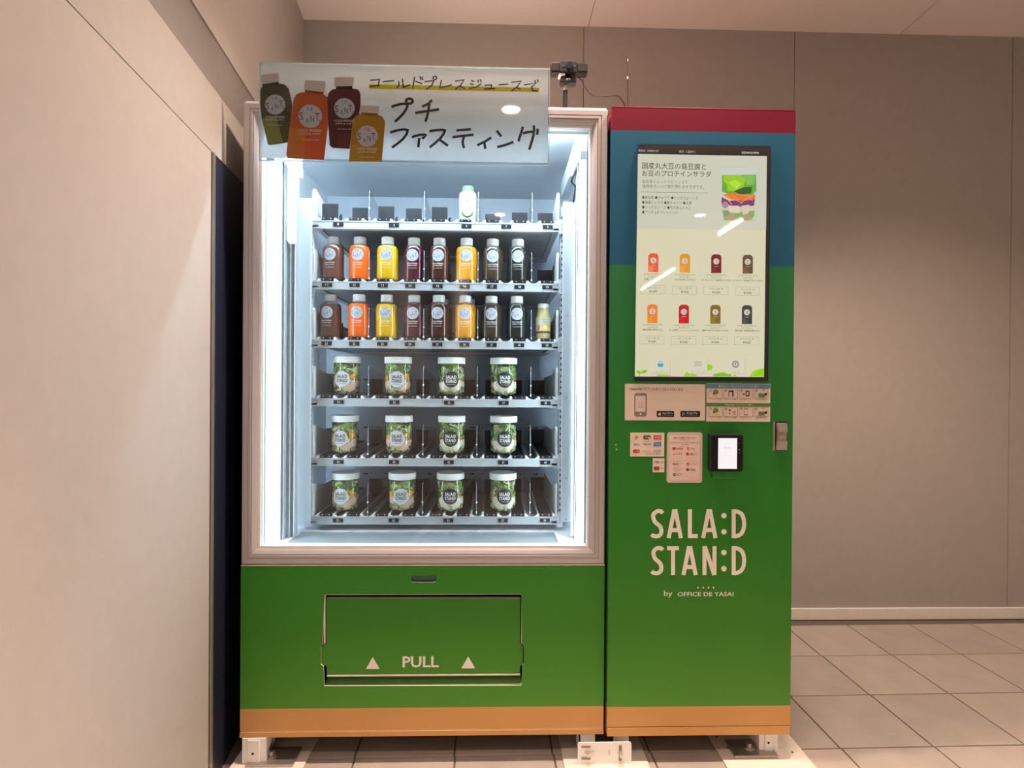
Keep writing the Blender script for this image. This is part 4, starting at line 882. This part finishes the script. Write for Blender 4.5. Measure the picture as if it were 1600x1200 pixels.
prn = [
 dict(c=(84, 70, 34), c2=(150, 148, 40), cap=[(52, 188), (62, 180), (225, 158), (240, 168), (246, 246), (60, 278)], neck=[(66, 278), (236, 252), (240, 280), (68, 305)], body=[(48, 330), (70, 298), (250, 270), (300, 282), (340, 320), (360, 400), (380, 500), (330, 884), (150, 912), (125, 905), (60, 640), (46, 500)], sh=[(62, 640), (212, 610), (282, 882), (150, 911), (126, 904)], lab=(200, 490, 106), rot=-8),
 dict(c=(218, 98, 30), c2=(232, 134, 44), cap=[(505, 262), (520, 232), (715, 248), (728, 264), (714, 362), (500, 336)], neck=[(512, 334), (706, 358), (700, 392), (508, 362)], body=[(392, 440), (418, 384), (470, 362), (560, 362), (705, 385), (762, 424), (782, 474), (745, 760), (708, 1068), (335, 1048), (314, 1012), (350, 740)], sh=[(352, 730), (515, 745), (500, 1056), (335, 1047), (315, 1010)], lab=(567, 612, 122), rot=4),
 dict(c=(98, 24, 32), c2=(122, 40, 46), cap=[(815, 214), (828, 204), (1012, 204), (1024, 214), (1014, 298), (820, 302)], neck=[(834, 298), (1004, 298), (1004, 328), (834, 328)], body=[(745, 420), (756, 372), (790, 335), (850, 322), (1010, 322), (1060, 332), (1088, 372), (1090, 480), (1070, 620), (1010, 640), (975, 952), (800, 942), (768, 915), (755, 700)], sh=[(860, 790), (985, 790), (970, 950), (850, 944)], lab=(922, 530, 107), rot=0),
 dict(c=(196, 140, 16), c2=(214, 160, 30), cap=[(1086, 498), (1284, 508), (1286, 520), (1278, 586), (1090, 572)], neck=[(1096, 568), (1270, 580), (1268, 606), (1094, 596)], body=[(1005, 680), (1020, 630), (1060, 596), (1130, 588), (1260, 594), (1315, 614), (1346, 664), (1330, 860), (1310, 1086), (968, 1082), (985, 880)], sh=[(985, 900), (1130, 910), (1120, 1083), (968, 1081)], lab=(1160, 820, 110), rot=2)]
lf_ = .0002
for b in prn:
    bo = H.poly('printed_bottle', b['body'], film(b['c']), th=.0001, lift=lf_)
    H.poly('printed_neck', b['neck'], film(tuple(int(v*.85) for v in b['c'])), th=.0001, lift=lf_)
    H.poly('printed_cap', b['cap'], capf, th=.0001, lift=lf_+.0001)
    H.poly('printed_shine', b['sh'], film(b['c2']), th=.0001, lift=lf_+.0002)
    x, y, r_ = b['lab']; H.disc('printed_label', x, y, r_, labf, th=.0001, lift=lf_+.0003)
    t = math.tan(R_(b['rot']))
    mb = MB()
    for ch, dx, dy, w_, h_ in (('L', -.18, -.70, .14, .28), ('A', .10, -.62, .24, .34), ('S', -.76, .05, .34, .66), ('A', -.27, .40, .28, .44), ('N', .16, .22, .30, .52), ('T', .58, .0, .36, .62), ('É', .84, .42, .12, .36)):
        cx, cy = x+dx*r_, y+(dy+dx*t)*r_; X, Z = H.P(cx, cy); q = H.m(cx, cy)*r_
        text_into(mb, ch, X, Z, w_*q, h_*q, SGY-lf_-.0006)
    wobj('printed_lettering', mb, pm(50, 40, 44), sg)
    for s_, dy, w_, h_ in (('COLD PRESSED', 1.22, .95, .2), ('JUICE & CART', 1.52, .88, .2), ('YOUR TAKEAWAY MENU', 2.02, .75, .1)):
        if b['lab'][0] == 1160 and dy > 2: dy = 1.98
        H.text(s_, x-w_*r_, y+(dy-h_/2)*r_, x+w_*r_, y+(dy+h_/2)*r_, whf, lift=lf_+.0006, bold=.01)
    lf_ += .0002

# ================================================================== webcam, antenna
wc = thing('webcam', (onY(883, 160, .09).x, .09, ZT+.006), 'black webcam on a small stand on top of the machine beside the sign', 'camera')
def wq(x, y, Y=.09): v = onY(x, y, Y); return v.x, v.z
x0, z1 = wq(859.8, 100.5); x1, z0 = wq(917.2, 119)
wobj('webcam_body', MB().box(x0, x1, .072, .105, z0, z1, bev=.006), M['blackm'], wc, True)
xm, zm = wq(888, 109)
wobj('lens_panel', MB().box(xm-.027, xm+.024, .069, .073, z0+.001, z1-.001, bev=.0015), M['blackm'], wc)
wobj('lens', MB().cyl((xm+.0, .069, zm+.001), (xm, .064, zm+.001), .010, 20).cyl((xm, .064, zm+.001), (xm, .0635, zm+.001), .006, 16), mk('lens_glass', (.01, .015, .03), .08, spec=.9), wc)
for dx in (-.018, .017): wobj('sensor_dot', MB().cyl((xm+dx, .069, zm), (xm+dx, .0678, zm), .0035, 12), mk('sensor_blue', (.03, .06, .14), .15), wc)
for xx0, xx1 in ((x0+.003, xm-.029), (xm+.026, x1-.003)): wobj('speaker_mesh', MB().box(xx0, xx1, .0705, .073, z0+.005, z1-.005, bev=.001), M['blackm'], wc)
a = wq(875, 120); b = wq(900, 133)
wobj('clip_base', MB().box(a[0], b[0], .075, .105, b[1], a[1]-.004, bev=.004).box(xm-.010, xm+.006, .08, .10, a[1]-.006, z0+.001), M['blackm'], wc)
wobj('clip_pad', MB().box(wq(872.5, 120)[0], wq(882, 120)[0], .074, .10, a[1]-.003, a[1]+.003, bev=.001), M['cream'], wc)
X, Z = wq(887.5, 128); tx = MB(); text_into(tx, 'pro', X, Z, .012, .005, .0745); wobj('clip_mark', tx, M['cream'], wc)
xs, zt2 = wq(883.5, 134); zb2 = wq(883.5, 144)[1]
wobj('ball_head', MB().lathe([(.0, 0), (.005, 0), (.005, -.006), (.0075, -.009), (.006, -.014), (.0045, -.02), (0, -.02)], 16, (xs, .09, zt2)), M['chrome'], wc, True)
wobj('stand_pole', MB().cyl((xs, .09, zb2+.004), (xs-.001, .09, ZT+.008), .0072, 16), M['blackm'], wc, True)
wobj('stand_foot', MB().lathe([(0, .008), (.02, .006), (.024, 0), (0, 0)], 20, (xs, .09, ZT+.0062)), M['blackm'], wc, True)
cbl = smoothline([(*[wq(x, y, yy)[0]], yy, wq(x, y, yy)[1]) for x, y, yy in ((899, 119.5, .10), (908, 125, .10), (917, 140, .10), (928, 150, .10), (944, 150.5, .10), (964, 149.5, .10), (971, 156, .11), (978.5, 168, .12))], 4)
tag(wobj('webcam_cable', MB().tube(cbl, .0016, 6), M['trim'], None, True), 'thin dark cable looping from the webcam to the red cabinet top', 'cable')
an = thing('antenna', (onY(981.5, 160, .10).x, .10, SZ1+.004), 'thin telescopic rod antenna standing on the red cabinet top', 'antenna')
pa = onY(980.3, 89, .1); pb = onY(981.5, 168, .1)
wobj('antenna_rod', MB().cyl((pa.x, .1, pa.z), (pb.x, .1, SZ1+.012), .0014, 8), M['blackm'], an)
for y_ in (122, 94): 
    v = onY(980.8, y_, .1); wobj('ferrule', MB().cyl((v.x, .1, v.z-.004), (v.x, .1, v.z+.004), .0028 if y_ > 100 else .0018, 10), M['chrome'], an)
wobj('antenna_base', MB().tube([(pb.x+.004, .1, SZ1+.0045), (pb.x+.004, .1, SZ1+.010), (pb.x, .1, SZ1+.018)], .0042, 10), M['chrome'], an)

# ================================================================== products
def rsec(hw, r, z, n=5):
    return [(x, y, z) for x, y in rrect(0, 0, hw, hw, r, n)]
HB = .0350
def csec(r, z, n=36): return [(r*math.cos(2*math.pi*k/n), r*math.sin(2*math.pi*k/n), z) for k in range(n)]
JB = MB().loft([csec(HB*.80, 0), csec(HB*.93, .0015), csec(HB*.985, .005), csec(HB, .010), csec(HB, .050), csec(HB, .094), csec(HB*.99, .102), csec(HB*.955, .108), csec(HB*.89, .113)]).mesh('juice_body', smooth=True)
JS = MB().loft([csec(HB*.89, .113), csec(HB*.80, .1165), csec(HB*.70, .1192), csec(.0192, .122), csec(.0185, .126)], cap0=False, cap1=False).mesh('bottle_shoulder', smooth=True); JS.materials.append(M['plastic'])
def bend(mb, R0, lift=0.0):
    out = MB()
    out.v = [((R0-y0)*math.sin(x/R0), -(R0-y0)*math.cos(x/R0), z) for x, y, z in mb.v for y0 in (y+R0-lift,)]
    out.f = mb.f; out.m = mb.m; return out
cp = MB(); prof_c = []
for z, r in ((.122, .0196), (.1228, .0203), (.127, .0204), (.1275, .0198), (.1282, .0204), (.1435, .0204), (.1455, .0194), (.1458, .0)):
    sec = []
    for k in range(48):
        rr = r*(1-.018*(k % 2)) if r > .02 and z > .128 else r
        sec.append((rr*math.cos(2*math.pi*k/48), rr*math.sin(2*math.pi*k/48), z))
    prof_c.append(sec)
cp.loft(prof_c, cap1=False); JC = cp.mesh('cap', smooth=True); JC.materials.append(M['cap'])
# round label with its scattered letters, lines of print under it (front is -Y)
lb_ = MB(); N = 28; vs = [(0, -HB-.0005, .083)]
for f in (.35, .7, 1.0): vs += [(f*.0203*math.cos(2*math.pi*k/N), -HB-.0005, .083+f*.0203*math.sin(2*math.pi*k/N)) for k in range(N)]
lb_.add(vs, [(0, 1+k, 1+(k+1) % N) for k in range(N)]+[(1+j*N+k, 1+j*N+N+k, 1+j*N+N+(k+1) % N, 1+j*N+(k+1) % N) for j in (0, 1) for k in range(N)], 0)
for ch, dx, dz, w_, h_ in (('L', -.18, .70, .14, .26), ('A', .10, .64, .24, .30), ('S', -.70, -.02, .32, .60), ('A', -.27, -.34, .28, .42), ('N', .14, -.18, .30, .50), ('T', .54, .06, .34, .58), ('É', .80, -.36, .14, .34)):
    text_into(lb_, ch, dx*.0203, .083+dz*.0203, w_*.0203, h_*.0203, -HB-.0009, 1, .004)
JL = bend(lb_, HB).mesh('round_label'); mats_on(JL, [mk('label_paper', (.46, .48, .55), .5, nz=.02), pm(96, 92, 110)])
pr = MB()
text_into(pr, 'COLD PRESSED', 0, .0555, .034, .0042, -HB-.0004, 0, .01); text_into(pr, 'JUICE & CART', 0, .0485, .031, .0042, -HB-.0004, 0, .01); text_into(pr, 'YOUR TAKEAWAY MENU', 0, .0400, .030, .0020, -HB-.0004, 0, .01)
JP = bend(pr, HB).mesh('printed_lines'); JP.materials.append(M['print_w'])
JUICE = {}
def juice(c):
    if c not in JUICE:
        m = mk('juice_%d_%d_%d' % c, lin(c), .13, nz=.05, sc=40, coat=.0, spec=.55, sss=.0)
        me = JB.copy(); me.materials.append(m); JUICE[c] = me
    return JUICE[c]
def bottle(x, y, z, c, label, rot=0, front=True):
    t = thing('juice_bottle', (x, y, z), label, 'bottle', 'cold pressed juice bottles'); t.rotation_euler = (0, 0, rot)
    lobj('juice_body', juice(c), None, t); lobj('bottle_shoulder', JS, None, t); lobj('cap', JC, None, t)
    if front: lobj('round_label', JL, None, t); lobj('printed_lines', JP, None, t)
    return t
names = ['plum brown', 'bright orange', 'bright yellow', 'beetroot purple', 'dark brown', 'golden yellow', 'taupe brown', 'charcoal']
cols = [(98, 60, 50), (232, 100, 18), (216, 168, 4), (70, 6, 32), (66, 32, 22), (214, 142, 8), (62, 50, 36), (28, 32, 32)]
px2 = [516, 558.5, 602.5, 644.5, 685, 728, 769.5, 809.5]; px3 = [512, 557, 601, 645, 684, 726, 767.5, 808]
rot2 = [-.10, -.02, .02, -.03, -.05, .0, .02, -.02]
BOFF = .0088
for i in range(8):
    for row, pxs in ((1, px2), (2, px3)):
        yb = TY0+.045+.004*math.sin(i*2.1+row)
        X = onY(pxs[i], 420 if row == 1 else 510, yb-HB).x
        bottle(X, yb, TZ[row]+BOFF, cols[i], '%s juice bottle with white cap on the %s shelf above tag %d' % (names[i], 'upper juice' if row == 1 else 'lower juice', row*10+1+i), rot2[i]*(1.3 if row == 2 and i == 0 else 1))
for i in (4, 5):
    yb = TY0+.128
    bottle(onY(px3[i]+6, 510, yb-HB).x, yb, TZ[2]+BOFF, cols[i], 'second %s juice bottle standing behind the one above tag %d' % (names[i], 21+i), front=False)

# white drink bottle with the green cap
yb = TY0+.045; X = onY(730.5, 320, yb-.03).x
t = thing('drink_bottle', (X, yb, TZ[0]+BOFF), 'white bottle with green cap and floral print on the top shelf', 'bottle')
H2 = .0285
wm = MB().loft([rsec(H2*.92, .012, 0), rsec(H2, .012, .004), rsec(H2, .012, .088), rsec(H2*.97, .013, .094), rsec(H2*.80, .016, .102), rsec(.0185, .0183, .107), rsec(.0183, .0181, .110)])
lobj('bottle_body', wm, mk('milky_plastic', (.50, .52, .51), .3, nz=.02), t, True)
gc = MB().lathe([(.0185, .107), (.0190, .109), (.0190, .1185), (.0175, .1225), (0, .1230)], 28); lobj('cap', gc, mk('green_cap', (.10, .42, .12), .4), t, True)
wr = MB()
for k in range(26):
    a = R_(200+140*k/25); wr.prism([(.0195*math.cos(a)+.004*math.cos(j*1.6+k), .040+.026*math.sin(a)+.0026*math.sin(j*1.6+k)) for j in range(4)], -H2-.0006, -H2, 0)
for sx in (-1, 1):
    for k in range(6): wr.prism([(sx*(.012+.002*k)+.003*math.cos(j*1.57), .068+.004*k*(1-.1*k)+.0022*math.sin(j*1.57)) for j in range(4)], -H2-.0006, -H2, 1 if sx > 0 else 0)
lobj('printed_wreath', wr, [pm(150, 190, 70), pm(226, 180, 110)], t)
tw = MB(); wr2 = tw
text_into(tw, 'のむヨーグルト', 0, .055, .034, .0055, -H2-.0008, 0, .004); text_into(tw, '飲む', 0, .045, .014, .0065, -H2-.0008, 0); text_into(tw, 'プレーン', 0, .034, .026, .007, -H2-.0008, 1, .01)
tw.prism([(-.005, .064), (.005, .064), (0, .074)], -H2-.0008, -H2, 1)
lobj('printed_lettering', tw, [pm(120, 150, 130), pm(70, 160, 110)], t)

# citrus drink on lane 29
yb = TY0+.042; X = onY(849.5, 510, yb-.026).x
t = thing('citrus_bottle', (X, yb, TZ[2]+BOFF), 'pale citrus drink bottle with a cream fruit label above tag 29', 'bottle')
cb_ = MB().lathe([(0, 0), (.021, 0), (.0243, .003), (.0248, .010), (.0248, .072), (.0240, .080), (.0215, .094), (.0188, .103), (.0182, .108)], 28)
lobj('bottle_body', cb_, mk('citrus_drink', lin((190, 178, 122)), .15, nz=.06, coat=.4), t, True)
lobj('cap', MB().lathe([(.0182, .107), (.0188, .109), (.0188, .1185), (.0178, .1205), (0, .1208)], 28), M['cap'], t, True)
def wrap(mb, r, a0, a1, z0, z1, mi=0, n=10):
    vs = []
    for k in range(n+1):
        a = R_(a0+(a1-a0)*k/n)
        for z in (z0, z1): vs.append((r*math.sin(a), -r*math.cos(a), z))
    mb.add(vs, [(2*k, 2*k+2, 2*k+3, 2*k+1) for k in range(n)], mi)
w1 = MB(); wrap(w1, .0251, -100, 100, .020, .074, 0, 20); wrap(w1, .0253, -90, 90, .0205, .0275, 1, 18)
for cx, cz, rr, mi in ((.008, .040, .0095, 2), (.017, .034, .006, 2), (.001, .035, .007, 2), (.006, .041, .005, 3)):
    w1.add([(cx, -math.sqrt(.0259**2-min(cx, .025)**2), cz)]+[(cx+rr*math.cos(k*math.pi/8), -math.sqrt(max(1e-6, .0259**2-(cx+rr*math.cos(k*math.pi/8))**2)), cz+rr*math.sin(k*math.pi/8)) for k in range(16)], [(0, 1+k, 1+(k+1) % 16) for k in range(16)], mi)
w1.add([(-.0155, -.0212, .0385)]+[(-.0155+.006*math.cos(k*math.pi/7), -.0214, .0385+.008*math.sin(k*math.pi/7)) for k in range(14)], [(0, 1+k, 1+(k+1) % 14) for k in range(14)], 4)
text_into(w1, 'グレープフルーツ', .001, .067, .036, .006, -.0262, 1, .004); text_into(w1, 'レモン', .006, .058, .018, .005, -.0262, 1)
lobj('fruit_label', w1, [pm(196, 188, 160), pm(60, 58, 60), pm(226, 196, 90), pm(240, 226, 160), pm(196, 60, 60)], t)

# ---- salad jars
JG = MB().lathe([(0, .0025), (.028, .0015), (.038, .005), (.0435, .014), (.0452, .030), (.0455, .070), (.0448, .082), (.0425, .092), (.0418, .097), (.0428, .103), (.0428, .110)], 36).mesh('jar_glass', smooth=True); JG.materials.append(M['jarglass'])
ld = MB().lathe([(.0435, .1075), (.0462, .1080), (.0464, .1095), (.0464, .1265), (.0452, .1285), (.0420, .1287), (.0410, .1278), (0, .1278)], 40); JLID = ld.mesh('jar_lid', smooth=True); JLID.materials.append(mk('jar_lid_white', (.86, .88, .87), .35, nz=.02))
def jlabel(ci, ct):
    mb = MB(); R0 = .0462; q = .0262; zc = .054
    ring_ = []; N = 28; vs = [(0, -R0-.0004, zc)]
    for j, f in enumerate((.5, 1.0)):
        for k in range(N):
            a = 2*math.pi*k/N; s = f*q*math.cos(a)/R0; vs.append((R0*math.sin(s), -R0*math.cos(s)-.0004, zc+f*q*math.sin(a)))
    mb.add(vs, [(0, 1+k, 1+(k+1) % N) for k in range(N)]+[(1+k, 1+N+k, 1+N+(k+1) % N, 1+(k+1) % N) for k in range(N)], 0)
    t2 = MB()
    for s_, zz, w_, h_ in (('SALA:D', .0085, .034, .0115), ('STAN:D', -.0055, .034, .0115), ('by OFFICE DE YASAI', -.0165, .026, .0022)):
        text_into(t2, s_, 0, zc+zz, w_*1.06, h_, 0, 0, .026)
    mb.add([(R0*math.sin(x/R0), -R0*math.cos(x/R0)-.0009, z) for x, y, z in t2.v], t2.f, 1)
    me = mb.mesh('round_label'); mats_on(me, [ci, ct]); return me
LAB = {0: jlabel(mk('jar_label_white', (.60, .60, .64), .5, nz=.02), pm(38, 34, 40)), 1: jlabel(mk('jar_label_black', (.016, .016, .018), .45), M['print_w'])}
LFM = [mk('leaf_green', lin((140, 176, 88)), .45, nz=.25, sc=90), mk('leaf_dark', lin((92, 136, 78)), .45, nz=.25, sc=90), mk('leaf_pale', lin((206, 218, 160)), .5, nz=.2, sc=90)]
CORE = mk('salad_core', (.46, .48, .26), .8, nz=.5, sc=120)
CHM = dict(chicken=mk('chicken_pale', lin((222, 186, 168)), .5, nz=.14, sc=140), yolk=mk('egg_yolk', lin((236, 172, 30)), .4, nz=.1), eggw=mk('egg_white', lin((236, 232, 220)), .4), tofu=mk('white_tofu', lin((230, 222, 200)), .5, nz=.08, sc=120), bean=mk('bean_green', lin((150, 170, 90)), .5, nz=.3, sc=150), grain=mk('grain_beige', lin((190, 172, 126)), .55, nz=.25, sc=160), nut=mk('nut_brown', lin((120, 66, 48)), .55, nz=.2), carrot=mk('carrot_orange', lin((232, 122, 44)), .45, nz=.1), cuke=mk('cucumber_pale', lin((190, 206, 150)), .4, nz=.15, sc=140), purple=mk('cabbage_purple', lin((120, 70, 120)), .45, nz=.2))
def blob(mb, rng, a, r, z, sx, sy, sz, mi=0, sub=2):
    bm = bmesh.new(); bmesh.ops.create_icosphere(bm, subdivisions=sub, radius=1)
    rot = Matrix.Rotation(a, 3, 'Z') @ Matrix.Rotation(rng.uniform(-.5, .5), 3, 'Y')
    c = Vector((r*math.sin(a), -r*math.cos(a), z)); ph = rng.uniform(0, 9)
    vs = []
    for v in bm.verts:
        k = 1+.13*math.sin(5*v.co.x+ph)+.10*math.sin(6*v.co.z+ph*1.7); w = rot @ Vector((v.co.x*sx*k, v.co.y*sy*k, v.co.z*sz*k))+c
        rr = math.hypot(w.x, w.y); lim = .0432
        if rr > lim: w.x *= lim/rr; w.y *= lim/rr
        vs.append(w)
    mb.add(vs, [[v.index for v in f.verts] for f in bm.faces], mi); bm.free()
def leaf(mb, rng, a, r, z, s, mi):
    n = 5; base = Matrix.Rotation(a, 3, 'Z') @ Matrix.Rotation(rng.uniform(-.4, .4), 3, 'X') @ Matrix.Rotation(rng.uniform(-1.6, 1.6), 3, 'Y')
    c = Vector((r*math.sin(a), -r*math.cos(a), z)); ph = rng.uniform(0, 6); vs = []
    for i in range(n):
        for j in range(n):
            u, v = i/(n-1)*2-1, j/(n-1)*2-1; w = (1-.55*abs(v)**1.5)
            p = base @ Vector((u*s*.6*w, .0035*math.sin(4*u+ph)+.003*math.sin(5*v+ph), v*s))+c
            rr = math.hypot(p.x, p.y)
            if rr > .0432: p.x *= .0432/rr; p.y *= .0432/rr
            p.z = max(.006, min(.108, p.z)); vs.append(p)
    mb.add(vs, [(i*n+j, (i+1)*n+j, (i+1)*n+j+1, i*n+j+1) for i in range(n-1) for j in range(n-1)], mi)
def fillings(kind, seed):
    rng = random.Random(seed); out = []
    core = MB().lathe([(0, .006), (.030, .006), (.036, .014), (.038, .03), (.038, .075), (.034, .098), (0, .104)], 20); out.append(('filling_core', core.mesh('filling_core', smooth=True), [CORE], None))
    g = MB()
    for k in range(64):
        a = rng.uniform(-math.pi, math.pi); leaf(g, rng, a, rng.uniform(.036, .0415), rng.uniform(.060 if kind == 0 else .050, .103), rng.uniform(.008, .017), rng.choice((0, 0, 1, 2) if kind == 0 else (0, 1, 1, 0, 2)))
    out.append(('salad_leaves', g.mesh('salad_leaves', smooth=True), LFM, 'stuff'))
    gr = MB()
    for k in range(80):
        a = rng.uniform(-math.pi, math.pi); z = rng.uniform(.006, .024); blob(gr, rng, a, .024+.017*min(1, z/.014)*rng.uniform(.8, 1), z, *(rng.uniform(.0025, .005) for _ in range(3)), rng.choice((0, 0, 1, 2)), 1)
    out.append(('grains', gr.mesh('grains', smooth=True), [CHM['grain'], CHM['bean'], CHM['nut']] if kind == 0 else [CHM['cuke'], LFM[1], CHM['tofu']], 'stuff'))
    def one(nm, mat, *args):
        mb = MB(); blob(mb, rng, *args); out.append((nm, mb.mesh(nm, smooth=True), [mat], None))
    if kind == 0:
        for a, z in ((.95+rng.uniform(-.15, .1), .034), (-1.0, .038), (2.4, .04), (-2.2, .036), (.5, .026)): one('chicken_slice', CHM['chicken'], a, .037, z+rng.uniform(-.003, .003), .019, .009, .015)
        for a, z in ((.85+rng.uniform(-.1, .15), .064), (-1.05+rng.uniform(-.1, .1), .057), (2.6, .06)):
            one('egg_yolk', CHM['yolk'], a, .038, z, .014, .007, .011)
        one('egg_white', CHM['eggw'], .45, .036, .046, .010, .006, .012)
        for a, z in ((-.35, .019), (.3, .020), (.0, .024)): one('cucumber_cube', CHM['cuke'], a, .039, z, .007, .005, .006)
    else:
        for a, z in ((.9+rng.uniform(-.2, .2), .036), (-.9+rng.uniform(-.2, .2), .036), (.35, .026), (-.4, .027), (2.3, .04), (-2.2, .036), (1.5, .034)): one('tofu_piece', CHM['tofu'], a, .037, z+rng.uniform(-.003, .004), .018, .010, .015)
        for a, z in ((.95, .056), (-1.2, .050 if seed % 2 else .03)): one('carrot_shred', CHM['carrot'], a, .040, z, .009, .003, .004)
        for a, z in ((-.1, .020), (.2, .019)): one('cucumber_cube', CHM['cuke'], a, .039, z, .008, .005, .005)
    return out
jpx = [[537, 619, 704, 787], [534, 620.5, 704.5, 787], [535, 625.5, 702.5, 786]]
rows_n = ['upper', 'middle', 'lower']; desc = [['leafy egg salad', 'yellow egg salad'], ['green tofu salad', 'dark herb salad']]
FILL = {}
for r in range(3):
    for k in range(4):
        kind = 0 if k < 2 else 1
        key = (kind, (r*2+k) % 3)
        if key not in FILL:
            FILL[key] = fillings(kind, 11+key[0]*5+key[1])
            for nm, me, mt, kd in FILL[key]: mats_on(me, mt)
        yj = TY0+.055
        py = (590, 680, 768)[r]
        X = onY(jpx[r][k], py, yj-.04).x
        tagn = (3+r)*10+(1, 3, 5, 7)[k]
        t = thing('salad_jar', (X, yj, TZ[3+r]+.0095), 'jar of %s with round %s label on the %s salad shelf' % (desc[kind][k % 2], 'white' if kind == 0 else 'black', rows_n[r]), 'jar', 'salad jars')
        rz = (-.05, .03, .02, .10)[k]+.04*math.sin(r*3+k); t.rotation_euler = (0, 0, rz)
        if (r, k) == (2, 0): t.rotation_euler = (0, 0, -.06)
        lobj('jar_glass', JG, None, t); lobj('jar_lid', JLID, None, t); lobj('round_label', LAB[kind], None, t, rot=(0, 0, (-.06, .0, .0, .0)[k]))
        for nm, me, mt, kd in FILL[key]:
            o = lobj(nm, me, None, t)
            if kd: o['kind'] = kd
